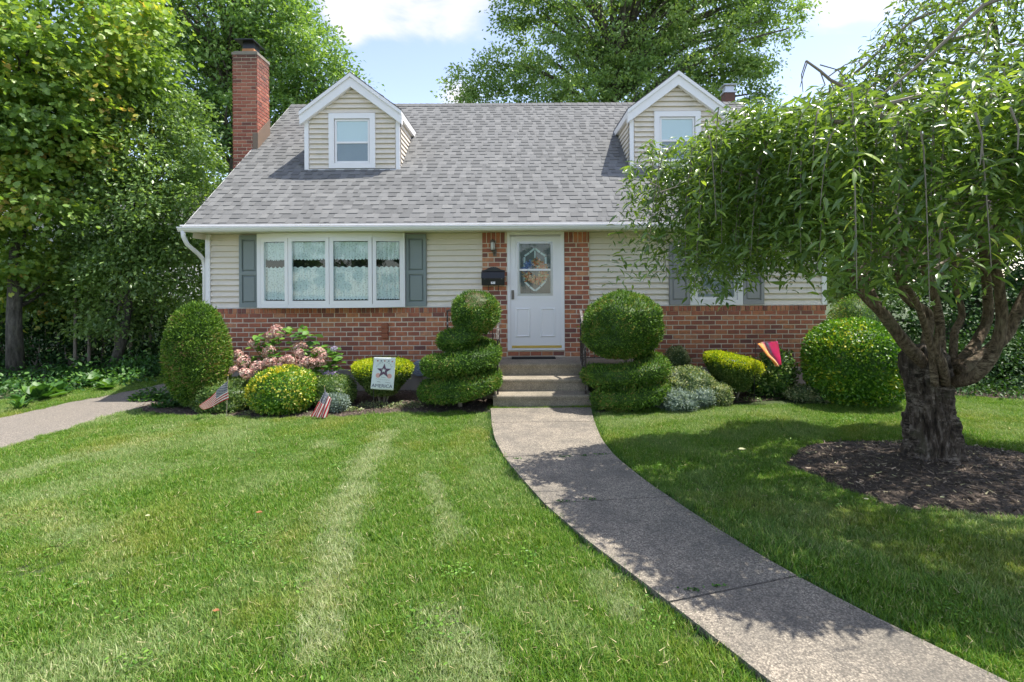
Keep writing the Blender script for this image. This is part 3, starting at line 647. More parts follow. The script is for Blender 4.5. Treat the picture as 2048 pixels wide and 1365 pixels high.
# dormers
def dormer(cx):
    zb, ze, zp, YF = 4.12, 5.27, 6.02, 10.34
    hw = .935
    d = MB(); zin = zp-.12
    yb = lambda z: roofy(z)+.05
    sl = .75
    # body: front pentagon extruded back
    pent = [(cx-hw, YF+.01, zb), (cx+hw, YF+.01, zb), (cx+hw, YF+.01, ze+.0), (cx, YF+.01, zp-.07), (cx-hw, YF+.01, ze)]
    d.prism(pent, (0, .06, 0))
    for s in (-1, 1):
        x = cx+s*(hw-.03); d.prism([(x-.03, YF+.05, zb+.02), (x-.03, roofy(ze)+.1, ze), (x-.03, YF+.05, ze)], (.06, 0, 0))
    do = d.build('dormer', M['siding'], house)
    k = 0; z = zb+.06
    wx0, wx1, wz0, wz1 = cx-.46, cx+.46, 4.19, 5.27
    while z < zp-.22:
        z1 = min(z+.1*.88, zp-.2); zt = z+.1
        lim = lambda zz: min(hw-.085, (zp-.07-zz)/sl-.07)
        def seg(a0, a1, b0, b1):
            if a1-a0 > .02 or b1-b0 > .02: board(0, 0, z, z1, YF+.008, do, [(a0, z), (a1, z), (b1, z1), (b0, z1)] if b1-b0 > .01 else [(a0, z), (a1, z), ((b0+b1)/2, z1)])
        L0, L1 = lim(z), lim(z1)
        if z < wz1-.03: seg(cx-L0, wx0, cx-L1, wx0); seg(wx1, cx+L0, wx1, cx+L1)
        elif L0 > .03: seg(cx-L0, cx+L0, cx-max(L1, .002), cx+max(L1, .002))
        z = zt
    for s in (-1, 1):  # cheek boards
        z = zb+.1
        x = cx+s*(hw)
        while z < ze-.02:
            y1 = roofy(z)+.02
            if y1 > YF+.08:
                b = MB(); b.quad((x+s*.026, YF+.06, z), (x+s*.026, y1, z), (x+s*.003, y1+.1, z+.088), (x+s*.003, YF+.06, z+.088)); b.quad((x+s*.026, YF+.06, z), (x+s*.026, y1, z), (x, y1, z), (x, YF+.06, z)); b.build('siding_board', M['siding'], do)
            z += .1
        MB().box(min(x-s*.07, x+s*.012), max(x-s*.07, x+s*.012), YF-.025, YF+.009, zb, ze-.03).build('corner_post', M['white'], do)
    MB().box(cx-hw, cx+hw, YF-.026, YF+.008, zb-.012, zb+.045).build('base_trim', M['white'], do)
    # roof planes
    r = MB(); ov = .07; YO = YF-.12
    for s in (-1, 1):
        xe = cx+s*(hw+ov); zl = zp-sl*(hw+ov)
        yv0, yv1 = roofy(zp)+.03, roofy(zl)+.03
        top = [(cx, YO, zp), (xe, YO, zl), (xe, yv1, zl), (cx, yv0, zp)]
        r.prism(top, (0, 0, .035))
    ro = r.build('dormer_roof', M['sh_a'], do)
    V, F, Rn = [], [], []
    for s in (-1, 1):
        for q in range(9):
            u0 = 1.0-q*.115; u1 = u0-.125
            if u0 < .05: break
            y = YO
            while y < roofy(zp-sl*u0)+.05:
                w = random.choice((.12, .16, .2)); n = len(V); h = random.choice((.005, .014)); u1_ = max(u1, 0)
                p = lambda u, yy, hh: (cx+s*u*(hw+ov), yy, zp-sl*(hw+ov)*u+.036+hh)
                V += [p(u0, y, h), p(u0, y+w, h), p(u1_, y+w, .001), p(u1_, y, .001), p(u0, y, 0), p(u0, y+w, 0)]; F += [(n, n+1, n+2), (n, n+2, n+3), (n, n+4, n+5), (n, n+5, n+1)]; Rn += [random.random()]*6; y += w
    tag(link('dormer_shingles', rawmesh('dormer_shingles', np.array(V), np.array(F), M['sh_a'], np.array(Rn), True), do), kind='stuff')
    # rake boards
    rk = MB()
    for s in (-1, 1):
        xe = cx+s*(hw+ov); zl = zp-sl*(hw+ov)
        rk.prism([(cx, YO+.004, zp-.002), (xe, YO+.004, zl-.002), (xe, YO+.004, zl-.24), (xe-s*.075, YO+.004, zl-.185), (cx, YO+.004, zp-.25)], (0, .10, 0))
        rk.prism([(cx, YO-.028, zp+.012), (xe, YO-.028, zl+.012), (xe, YO-.028, zl-.06), (cx, YO-.028, zp-.06)], (0, .030, 0))
        rk.prism([(xe+s*.004, YO, zl-.0), (xe+s*.004, roofy(zl)+.02, zl-.0), (xe+s*.004, roofy(zl-.13)+.02, zl-.13), (xe+s*.004, YO, zl-.13)], (-s*.05, 0, 0))
    rk.build('rake_board', M['white'], do)
    # window
    frame(wx0, wx1, wz0-.01, wz1, YF-.045, YF+.008, .105, M['white'], do, 'window_frame', .10)
    frame(wx0+.118, wx1-.118, wz0+.10, wz1-.115, YF-.015, YF+.008, .035, M['white'], do, 'window_sash')
    MB().box(wx0+.155, wx1-.155, YF-.02, YF+.0, 4.675, 4.715).build('meeting_rail', M['white'], do)
    MB().box(wx0+.155, wx1-.155, YF+.0, YF+.004, 4.716, wz1-.151).build('roller_blind', M['blind'], do)
    MB().box(wx0+.155, wx1-.155, YF+.0, YF+.004, wz0+.136, 4.674).build('insect_screen', M['blindg'], do)
    MB().box(wx0+.155, wx1-.155, YF-.006, YF-.003, wz0+.136, wz1-.151).build('window_pane', M['glass'], do)
dormer(-3.265); dormer(3.19)
# chimney
CX0, CX1, CY0, CY1, CT = -6.05, -5.52, 11.08, 11.62, 6.86
ch = MB(); ch.box(CX0+.012, CX1-.012, CY0+.012, CY1-.012, 0, CT-.06); cho = ch.build('chimney', M['mortar'], house)
cb = []; cbs = []
k = 0; z = 3.9
while z < CT-.12:
    for (a0, a1, lst, nxt) in ((CX0, CX1, cb, 'f'), (CY0, CY1, cbs, 's')):
        x = a0-(.5 if k % 2 else 0)*.2
        while x < a1-.01:
            a, c = max(x, a0), min(x+.187, a1)
            if c-a > .03:
                if nxt == 'f': lst.append(((a+c)/2, CY0, z+.035, c-a, .063, z))
                else: lst.append((CX1, (a+c)/2, z+.035, c-a, .063, z))
            x += .2
    z += .0765; k += 1
cb.sort(key=lambda b: -b[5]); cc2 = {}
for B in cb[:75]: putbrick(B, cho, M['cbrick_o'], cc2)
joinbricks(cb[75:], 'chimney_bricks', M['cbrick_a'], cho)
faces_s = 1; joinbricks(cbs, 'chimney_bricks', M['cbrick_a'], cho, 'x')
cwn = MB(); cwn.box(CX0-.01, CX1+.01, CY0-.01, CY1+.01, CT-.075, CT-.02); cwn.prism([(CX0+.02, CY0+.02, CT-.019), (CX1-.02, CY0+.02, CT-.019), (CX1-.02, CY1-.02, CT-.019), (CX0+.02, CY1-.02, CT-.019)], (0, 0, .03)); cwn.build('chimney_crown', M['crown'], cho)
MB().box(-5.89, -5.64, 11.18, 11.46, CT+.012, CT+.10).build('clay_flue', M['clay'], cho)
MB().box(-5.88, -5.65, 11.19, 11.45, CT+.101, CT+.24).box(-6.0, -5.60, 11.06, 11.56, CT+.241, CT+.262).build('chimney_cap', M['black'], cho)
fl = MB(); fl.prism([(CX1+.004, CY0-.02, roofz(CY0)-.02), (CX1+.004, CY1, roofz(CY1)-.02), (CX1+.004, CY1, roofz(CY1)+.36), (CX1+.004, CY0-.02, roofz(CY0)+.33)], (.012, 0, 0)); fl.box(CX1-.1, CX1+.016, CY0-.012, CY0-.002, roofz(CY0)-.15, roofz(CY0)+.33); fl.build('flashing', M['flash'], cho)
vc = MB().box(5.36, 5.62, 13.35, 13.61, 5.4, 6.74).build('rear_chimney', M['cbrick_a'], house)
MB().box(5.33, 5.65, 13.33, 13.63, 6.741, 6.78).box(5.38, 5.60, 13.38, 13.58, 6.781, 6.93).box(5.32, 5.66, 13.31, 13.65, 6.931, 6.955).build('vent_cap', M['alum'], vc)

# bay window
bay = MB(); zb0, zb1 = 1.475, 2.74
bx = [-4.50, -3.96, -3.235, -2.51, -2.00]; by = [9.13, 8.99, 8.945, 8.99, 9.13]
bay.prism([(bx[i], by[i]-.02, 1.478) for i in range(5)]+[(-2.0, FY+.02, 1.478), (-4.5, FY+.02, 1.478)], (0, 0, .062))
bay.prism([(bx[i], by[i]-.02, 2.69) for i in range(5)]+[(-2.0, FY+.02, 2.69), (-4.5, FY+.02, 2.69)], (0, 0, .09))
bay.box(-4.565, -4.50, FY-.09, FY+.02, 1.478, 2.78); bay.box(-2.0, -1.975, FY-.09, FY+.02, 1.478, 2.78)
bayo = bay.build('bay_window', M['white'], house)
MB().box(-4.49, -2.01, FY+.016, FY+.0235, 1.542, 2.688).build('dark_backing_panel', M['dark'], bayo)  # flat dark panel painted as the unlit room behind the lace
for i in range(4):
    A, B = Vector((bx[i], by[i], 0)), Vector((bx[i+1], by[i+1], 0)); d = (B-A); L = d.length; d.normalize(); nv = Vector((d.y, -d.x, 0))
    def pt(u, z, o): p = A+d*u+nv*o; return (p.x, p.y, z)
    f = MB(); w = .055
    for (u0, u1, z0, z1) in ((0.004, w+.012, 1.541, 2.689), (L-w-.012, L-.004, 1.541, 2.689), (w+.012, L-w-.012, 1.541, 1.541+.06), (w+.012, L-w-.012, 2.689-.06, 2.689)):
        f.prism([pt(u0, z0, .015), pt(u1, z0, .015), pt(u1, z1, .015), pt(u0, z1, .015)], -nv*.05)
    f.build('window_frame', M['white'], bayo)
    f = MB(); w2 = w+.014; f.prism([pt(w2, 1.603, .0), pt(L-w2, 1.603, .0), pt(L-w2, 2.627, .0), pt(w2, 2.627, .0)], -nv*.004); f.build('window_pane', M['glass'], bayo)
    # lace cafe curtain and valance
    for (za, zc, nm) in ((1.62, 2.185, 'lace_curtain'), (2.32, 2.62, 'lace_valance')):
        cu = MB(); nn = 40
        for q in range(nn+1):
            u = w2-.01+(L-2*w2+.02)*q/nn; off = -.05-.012*math.sin(q*(.9 if i in (0, 3) else .45)+i)-(.006*math.sin(q*2.1))
            sc_ = .016*abs(math.sin(q*math.pi/4))
            zlo, zhi = (za-sc_+.01, zc+.012*math.sin(q*.8)) if nm == 'lace_curtain' else (za-sc_*1.4+.03*abs(q/nn-.5), zc)
            cu.v += [pt(u, zlo, off), pt(u, zhi, off)]
        for q in range(nn): cu.f.append((2*q, 2*q+2, 2*q+3, 2*q+1))
        cu.build(nm, M['lace'], bayo, True)
# shutters
def shutter(x0, x1, z0, z1, m):
    o = MB().box(x0, x1, FY-.006, FY+.002, z0+.01, z1-.01).build('shutter', m, house)
    w = .05; zm = z0+(z1-z0)*.47
    f = MB(); f.box(x0, x0+w, FY-.03, FY-.007, z0, z1); f.box(x1-w, x1, FY-.03, FY-.007, z0, z1)
    for za, zc in ((z0, z0+.075), (zm-.03, zm+.03), (z1-.075, z1)): f.box(x0+w, x1-w, FY-.03, FY-.007, za, zc)
    f.build('shutter_frame', m, o)
    for za, zc in ((z0+.09, zm-.045), (zm+.045, z1-.09)):
        a, c, k = x0+w+.008, x1-w-.008, .022
        p = MB(); p.v = [(a, FY-.008, za), (c, FY-.008, za), (c, FY-.008, zc), (a, FY-.008, zc), (a+k, FY-.026, za+k), (c-k, FY-.026, za+k), (c-k, FY-.026, zc-k), (a+k, FY-.026, zc-k)]
        p.f = [(4,5,6,7)]+[(i, (i+1) % 4, 4+(i+1) % 4, 4+i) for i in range(4)]; p.build('shutter_panel', m, o)
shutter(-4.91, -4.57, 1.485, 2.76, M['shut_b']); shutter(-1.968, -1.61, 1.485, 2.76, M['shut_b'])
shutter(2.685, 3.035, 1.485, 2.6, M['shut_g']); shutter(3.985, 4.35, 1.485, 2.6, M['shut_g'])
# right window
rw = MB().box(3.05, 3.97, FY+.027, FY+.035, 1.48, 2.6).build('front_window', M['dark'], house)  # flat near-black panel standing in for the unlit room behind this window
frame(3.045, 3.975, 1.478, 2.62, FY-.035, FY+.026, .09, M['white'], rw)
frame(3.14, 3.88, 1.572, 2.52, FY-.012, FY+.026, .045, M['white'], rw, 'window_sash')
bl = MB()
for k in range(34): z = 1.63+k*.0255; bl.quad((3.19, FY+.012, z), (3.83, FY+.012, z), (3.83, FY+.024, z+.02), (3.19, FY+.024, z+.02))
bl.build('venetian_blind', M['blindg'], rw)['kind'] = 'stuff'
MB().box(3.186, 3.834, FY+.002, FY+.006, 1.62, 2.474).build('window_pane', M['glass'], rw)
# door
DX0, DX1, DZ0, DZ1 = -.125, .80, .74, 2.70
frame(-.178, .822, .703, 2.785, FY-.055, FY+.04, .05, M['white'], house, 'door_frame', .036)
inner = MB().box(-.127, .771, FY+.010, FY+.030, .74, 2.73).build('inner_door', M['whitep'], house)
sd = MB(); gx0, gx1, gz0, gz1 = .0, .62, 1.66, 2.61
y0, y1 = FY-.04, FY-.008
for (a, c, z0, z1) in ((DX0, gx0, DZ0, DZ1), (gx1, DX1, DZ0, DZ1), (gx0, gx1, gz1, DZ1), (gx0, gx1, DZ0, gz0)): sd.box(a, c, y0, y1, z0, z1)
sdo = sd.build('storm_door', M['whitep'], house)
def rim(x0, x1, z0, z1, yy, w, m, parent, nm, d=.012): return frame(x0, x1, z0, z1, yy-d, yy, w, m, parent, nm)
rim(gx0-.055, gx1+.055, gz0-.055, gz1+.05, y0-.0005, .018, M['whitep'], sdo, 'door_moulding', .008)
rim(gx0, gx1, gz0, gz1, y0+.014, .032, M['alum'], sdo, 'storm_window_frame', .02)
MB().box(gx0+.033, gx1-.033, y0-.004, y0+.012, 2.10, 2.135).build('storm_window_rail', M['whitep'], sdo)
MB().box(gx0+.033, gx1-.033, y0+.006, y0+.009, gz0+.033, gz1-.033).build('door_glass', M['glass'], sdo)
for xa in (-.04, .40):
    x0, x1, z0, z1 = xa, xa+.265, .93, 1.45
    p = MB(); k = .02; yy = y0-.001
    p.v = [(x0, yy, z0), (x1, yy, z0), (x1, yy, z1), (x0, yy, z1), (x0+k, yy-.012, z0+k), (x1-k, yy-.012, z0+k), (x1-k, yy-.012, z1-k), (x0+k, yy-.012, z1-k), (x0+2*k, yy-.002, z0+2*k), (x1-2*k, yy-.002, z0+2*k), (x1-2*k, yy-.002, z1-2*k), (x0+2*k, yy-.002, z1-2*k)]
    p.f = [(8,9,10,11)]+[(i, (i+1) % 4, 4+(i+1) % 4, 4+i) for i in range(4)]+[(4+i, 4+(i+1) % 4, 8+(i+1) % 4, 8+i) for i in range(4)]
    p.build('door_panel', M['whitep'], sdo)
MB().box(-.105, .775, y0-.012, y0-.001, .742, .785).build('kick_sweep', M['brass'], sdo)
MB().box(-.108, -.062, y0-.012, y0-.001, 1.60, 1.76).box(-.093, -.077, y0-.045, y0-.013, 1.70, 1.715).tube([(-.085, y0-.045, 1.72), (-.085, y0-.05, 1.62)], .009, 6).build('door_handle', M['bronze2'], sdo)
# inner door: leaded glass oval, and wreath
M['leadglass'] = pm('door_light_glass', (.13,.13,.14), (.10,.10,.11), 12, .25)
MB().box(.05, .58, FY+.002, FY+.0095, 1.70, 2.58).build('door_light', M['leadglass'], inner)
M['bevel'] = pm('bevelled_glass', (.75,.78,.8), (.55,.6,.62), 30, .2)
pts = [(.31, 2.50), (.215, 2.42), (.125, 2.36), (.125, 2.05), (.125, 1.92), (.215, 1.82), (.31, 1.745), (.405, 1.82), (.50, 1.92), (.50, 2.05), (.50, 2.36), (.405, 2.42)]
lb = MB()
for i in range(len(pts)):
    a, c = Vector((pts[i][0], FY-.004, pts[i][1])), Vector((pts[(i+1) % len(pts)][0], FY-.004, pts[(i+1) % len(pts)][1])); lb.beam(a.lerp(c, .06), a.lerp(c, .94), .012, .03, (0, 1, 0)) if False else lb.prism([a.lerp(c, .05)+(c-a).cross(Vector((0,1,0))).normalized()*.016, a.lerp(c, .95)+(c-a).cross(Vector((0,1,0))).normalized()*.016, a.lerp(c, .95)-(c-a).cross(Vector((0,1,0))).normalized()*.016, a.lerp(c, .05)-(c-a).cross(Vector((0,1,0))).normalized()*.016], (0, .006, 0))
lb.box(.298, .322, FY-.006, FY-.0, 2.33, 2.46); lb.build('bevelled_glass', M['bevel'], inner)
n = 520; a = rng.uniform(0, 6.28, n); rr = .15+rng.normal(0, .033, n)
C = np.c_[.31+np.cos(a)*rr*1.05, np.full(n, FY-.010)+rng.normal(0, .003, n), 2.09+np.sin(a)*rr]
D = np.c_[np.cos(a)+rng.normal(0, .8, n), -rng.random(n)*.6, np.sin(a)+rng.normal(0, .8, n)]; Nn = np.c_[rng.normal(0, .4, n), -np.ones(n), rng.normal(0, .4, n)]
M['wreath'] = foliage('wreath_petals', [(0,(.5,.12,.05)),(.45,(.62,.2,.08)),(.75,(.65,.45,.3)),(.9,(.3,.2,.1)),(1,(.1,.2,.05))], .7, .1, .2)
M['wreathb'] = foliage('wreath_blue', [(0,(.06,.1,.25)),(1,(.25,.3,.5))], .7, .1, .2)
blue = (a > 1.9) & (a < 3.2)
wr = thing('door_wreath', 'orange and blue flower wreath hanging behind the storm door glass', 'wreath', (.31, FY, 2.09))
link('flowers', leaves('flowers', C[~blue], D[~blue], Nn[~blue], .045, 'oval', M['wreath']), wr); link('blue_flowers', leaves('blue_flowers', C[blue], D[blue], Nn[blue], .045, 'oval', M['wreathb']), wr)
# mailbox
mb_ = thing('mailbox', 'black wall mailbox numbered 91 on the brick left of the door', 'mailbox', (-.43, FY-.05, 1.83))
MB().prism([(-.625, FY-.04, 1.85), (-.625, FY-.15, 1.85), (-.625, FY-.165, 1.98), (-.625, FY-.13, 2.07), (-.625, FY-.04, 2.09)], (.40, 0, 0)).build('box', M['black'], mb_)
lp = MB(); lp.prism([(-.63, FY-.171, 1.975), (-.63, FY-.135, 2.078), (-.63, FY-.04, 2.10), (-.63, FY-.04, 2.092), (-.63, FY-.132, 2.07), (-.63, FY-.166, 1.972)], (.41, 0, 0))
pp = [(-.63, 2.09), (-.22, 2.09), (-.22, 2.11), (-.29, 2.125), (-.33, 2.15), (-.38, 2.168), (-.425, 2.172), (-.47, 2.168), (-.52, 2.15), (-.56, 2.125), (-.63, 2.11)]
lp.prism([(x, FY-.05, z) for x, z in pp], (0, .012, 0)); lp.build('lid', M['black'], mb_)
MB().box(-.60, -.25, FY-.172, FY-.166, 1.955, 1.968).build('lid_handle', M['iron'], mb_)
for x in (-.51, -.335): MB().tube([(x, FY-.06, 1.85), (x, FY-.06, 1.78), (x, FY-.08, 1.755), (x, FY-.11, 1.77), (x, FY-.115, 1.79)], .006, 6).build('newspaper_hook', M['black'], mb_)
MB().box(-.462, -.388, FY-.1575, FY-.1545, 1.873, 1.932).build('number_plate', M['white'], mb_)
def text(body, size, m, parent, loc, rot=(R(90), 0, 0), name='lettering', align='CENTER', sx=1):
    cu = bpy.data.curves.new(name, 'FONT'); cu.body = body; cu.size = size; cu.align_x = align; cu.align_y = 'CENTER'; cu.resolution_u = 2
    t = bpy.data.objects.new(name, cu); me = bpy.data.meshes.new_from_object(t); bpy.data.objects.remove(t)
    me.materials.clear(); me.materials.append(m); me.name = name; me.transform(Matrix.Diagonal((sx, 1, 1, 1)))
    o = link(name, me, parent); o.location = loc; o.rotation_euler = rot; return o
text('91', .06, M['black'], mb_, (-.425, FY-.159, 1.902))
# wall lantern
wlm = thing('wall_lantern', 'small wall lantern with frosted glass on the brick left of the door', 'lantern', (-.43, FY-.05, 2.55))
M['frost'] = pm('frosted_glass', (.75,.74,.68), (.6,.6,.55), 20, .3)
M['bronze'] = pm('dark_bronze', (.12,.10,.08), (.2,.17,.13), 20, .5, 0, 1, .5)
MB().tube([(-.43, FY-.10, 2.47), (-.43, FY-.10, 2.50), (-.43, FY-.10, 2.59), (-.43, FY-.10, 2.605)], [.03, .04, .036, .025], 10).build('glass_shade', M['frost'], wlm, True)
MB().tube([(-.43, FY-.10, 2.60), (-.43, FY-.10, 2.625), (-.43, FY-.10, 2.645), (-.43, FY-.10, 2.66)], [.052, .05, .022, .008], 10).build('cap', M['bronze'], wlm)
lr = MB()
for k in range(5):
    a = k*1.2566; lr.tube([(-.43+.044*math.cos(a), FY-.10+.044*math.sin(a), 2.46), (-.43+.044*math.cos(a), FY-.10+.044*math.sin(a), 2.60)], .004, 4)
lr.tube([(-.43, FY-.10, 2.445), (-.43, FY-.10, 2.465)], [.03, .046], 10); lr.build('cage', M['bronze'], wlm)
MB().tube([(-.43, FY-.10, 2.45), (-.41, FY-.09, 2.39), (-.395, FY-.055, 2.41), (-.395, FY-.04, 2.43)], .009, 6).box(-.425, -.365, FY-.05, FY-.037, 2.36, 2.48).build('bracket', M['bronze'], wlm)
# small things on the wall
vp = MB(); vx, vz = (838-CX)/113, 1.9-(735-565)/113
vp.tube([(vx, FY-.06, vz), (vx, FY+.0, vz)], .135, 24)
vpo = vp.build('outlet_cover', pm('blue_grey_plastic', (.28,.36,.45), (.22,.29,.37), 6, .5), None); vpo['label'] = 'round blue grey disc cover on the wall behind the left spiral topiary'; vpo['category'] = 'wall cover'
rg = MB()
for rad in (.105, .075, .045): rg.tube([(vx+rad*math.cos(q*.2618), FY-.064, vz+rad*math.sin(q*.2618)) for q in range(25)], .006, 5, False)
rgo = rg.build('raised_ring', M['alum'], vpo)
pb = MB(); px_ = (770-CX)/113
M['terra'] = pm('terracotta', (.34,.12,.06), (.25,.09,.05), 12, .85, .3, 40)
for z0 in (1.00, 1.085, 1.17): pb.box(px_-.05, px_+.06, FY-.075, FY-.005, z0-.06, z0+.01); pb.box(px_-.035, px_+.045, FY-.06, FY-.005, z0+.0101, z0+.0249)
tag(pb.build('wall_candle_holder', M['terra']), 'small stacked terracotta ornament on the brick below the bay window', 'wall ornament')

# steps, rails, doormat
stp = thing('front_steps', 'weathered concrete front steps with three risers up to the door', 'steps', (.36, 8.2, 0))
def rounded(x0, x1, y0, y1, z0, z1, name):
    r = .022; b = MB(); prof = [(y1, z0), (y1, z1), (y0+r, z1), (y0+r*.3, z1-r*.3), (y0, z1-r), (y0+.004, z1-.055), (y0+.02, z1-.06), (y0+.02, z0)]
    b.prism([(x0, y, z) for y, z in prof], (x1-x0, 0, 0)); return b.build(name, M['step'], stp)
rounded(-1.2, 1.98, 8.46, FY-.04, -.02, .575, 'landing'); rounded(-.36, 1.10, 8.14, 8.479, -.02, .385, 'step'); rounded(-.38, 1.12, 7.84, 8.159, -.02, .192, 'step')
tag(MB().box(-.11, .65, FY-.26, FY-.055, .577, .592).build('doormat', M['mat']), 'thin black doormat on the landing below the storm door', 'doormat')
def rail(name, label, sx, x_in, x_out):
    t = thing(name, label, 'handrail', (x_in, 8.46, .575)); z1 = 1.43
    yb = 8.50
    posts = [((x_in, yb), .575, z1), ((x_out, yb), .575, z1), ((x_in+sx*.0, 7.92), .0 if False else .19, 1.02)]
    for (x, y), a, c in posts: MB().box(x-.013, x+.013, y-.013, y+.013, a, c).build('post', M['iron'], t)
    tr = MB(); tr.beam((x_in, yb, z1+.008), (x_out, yb, z1+.008), .035, .014); tr.beam((x_in, yb, .66), (x_out, yb, .66), .02, .012)
    tr.beam((x_in, yb, z1+.008), (x_in, 7.9, 1.03), .042, .016, (0, 0, 1)); tr.beam((x_in, yb, .66), (x_in, 7.92, .29), .02, .012); tr.build('top_rail', M['iron'], t)
    n = int(abs(x_out-x_in)/.1)
    for k in range(1, n):
        x = x_in+(x_out-x_in)*k/n; MB().box(x-.006, x+.006, yb-.006, yb+.006, .66, z1).build('baluster', M['iron'], t)
    for k in range(1, 5):
        q = k/5; y = yb+(7.92-yb)*q; MB().box(x_in-.006, x_in+.006, y-.006, y+.006, .66-.37*q, z1-.41*q).build('baluster', M['iron'], t)
    MB().beam((x_out, yb, z1+.008), (x_out, FY-.05, z1+.008), .035, .014).beam((x_out, yb, .66), (x_out, FY-.05, .66), .02, .012).build('side_rail', M['iron'], t)
rail('handrail', 'black iron handrail left of the steps behind the left spiral topiary', -1, -.31, -1.15)
rail('handrail', 'black iron handrail with worn paint right of the steps behind the large ball topiary', 1, 1.03, 1.93)

# ------------------------------------------------------------------ foliage builders
def nz3(p, s): return mnoise.noise(Vector(p)*s)
def blob(mb, c, r, p=2.0, amp=.06, fs=2.5, zmin=None, top=None, nu=40, nv=26):
    c = Vector(c)
    def fn(d):
        k = (abs(d.x)**p+abs(d.y)**p+abs(d.z)**p)**(-1/p)
        return k*(1+amp*nz3((d.x*fs+c.x, d.y*fs+c.y, d.z*fs), 1))
    n0 = len(mb.v); mb.ball(c, r, nu, nv, fn)
    for i in range(n0, len(mb.v)):
        x, y, z = mb.v[i]
        if top: z = min(z, top(x, y))
        if zmin is not None: z = max(z, zmin)
        mb.v[i] = (x, y, z)
    return mb
def foliate(mb, n, size, kind, m, name, parent, depth=.05, out=.02, spread=.7, up=.2, outw=.8, sr=.35, keep=None):
    C, Nn = sample(mb, n)
    C = C+Nn*(rng.random((n, 1))**1.5*-(depth+out)+out); st_ = rng.random(n) < .02; C[st_] += Nn[st_]*rng.uniform(.01, .045, (st_.sum(), 1))
    D = Nn*outw+rng.normal(0, spread, (n, 3))+np.array([0, 0, up])
    F = Nn+rng.normal(0, .55, (n, 3))+np.array([0, 0, .25])
    if keep is not None: k = keep(C); C, D, F = C[k], D[k], F[k]
    return link(name, leaves(name, C, D, F, size*rng.uniform(1-sr, 1+sr, len(C)), kind, m), parent)
def shrub(name, label, cat, mb, base, n, size, kind, m, depth=.06, group=None, stems=True, extra=None, **k):
    t = thing(name, label, cat, base, group)
    cen = np.array(mb.v).mean(0); V_ = np.array(mb.v); rr_ = np.maximum(np.linalg.norm(V_-cen, axis=1, keepdims=True), .05); mb.v = [tuple(v) for v in cen+(V_-cen)*(1-.03/rr_)]
    core = MB()
    core.f = mb.f; core.v = [tuple(cen+(np.array(v)-cen)*.93) for v in mb.v]
    cme = core.build('inner_foliage', m, t)
    a = cme.data.attributes.new('rnd', 'FLOAT', 'POINT'); a.data.foreach_set('value', np.full(len(core.v), .05, np.float32))
    foliate(mb, n, size, kind, m, 'foliage', t, depth, **k)['kind'] = 'stuff'
    if stems:
        s = MB(); b = Vector(base)
        for q in range(5):
            a = q*1.3; s.tube([b+Vector((.04*math.cos(a), .04*math.sin(a), -.02)), b+Vector((.12*math.cos(a), .12*math.sin(a), .2)), Vector(cen)+Vector((.1*math.cos(a), .1*math.sin(a), 0))], [.018, .014, .01], 6)
        s.build('stem', M['twig'], t)
    return t
def gp(px, py): x, y = G(px, py); return (x, y, 0)
def sc(d): return d/FPX

# big egg-shaped arborvitae
d = 8.0; c = P(392, 712, d); mb = MB()
blob(mb, (c.x+.03, d, .80), (.44, .42, .82), 2.2, .05, 3, zmin=.06, nu=48, nv=36)
for i, v in enumerate(mb.v):
    z = v[2]; k = 1-.16*max(0, (.45-z)/.45)+.02
    k2 = 1 if z < 1.0 else 1-.10*((z-1.0)/.7)
    mb.v[i] = (c.x+(v[0]-c.x)*k*k2-.04*(z-.8), d+(v[1]-d)*k*k2, z)
shrub('egg_shaped_arborvitae', 'tall egg shaped clipped green arborvitae at the left corner of the house', 'shrub', mb, (c.x, d, 0), 34000, .045, 'spray', M['f_arb'], .06, up=.35, spread=.6)

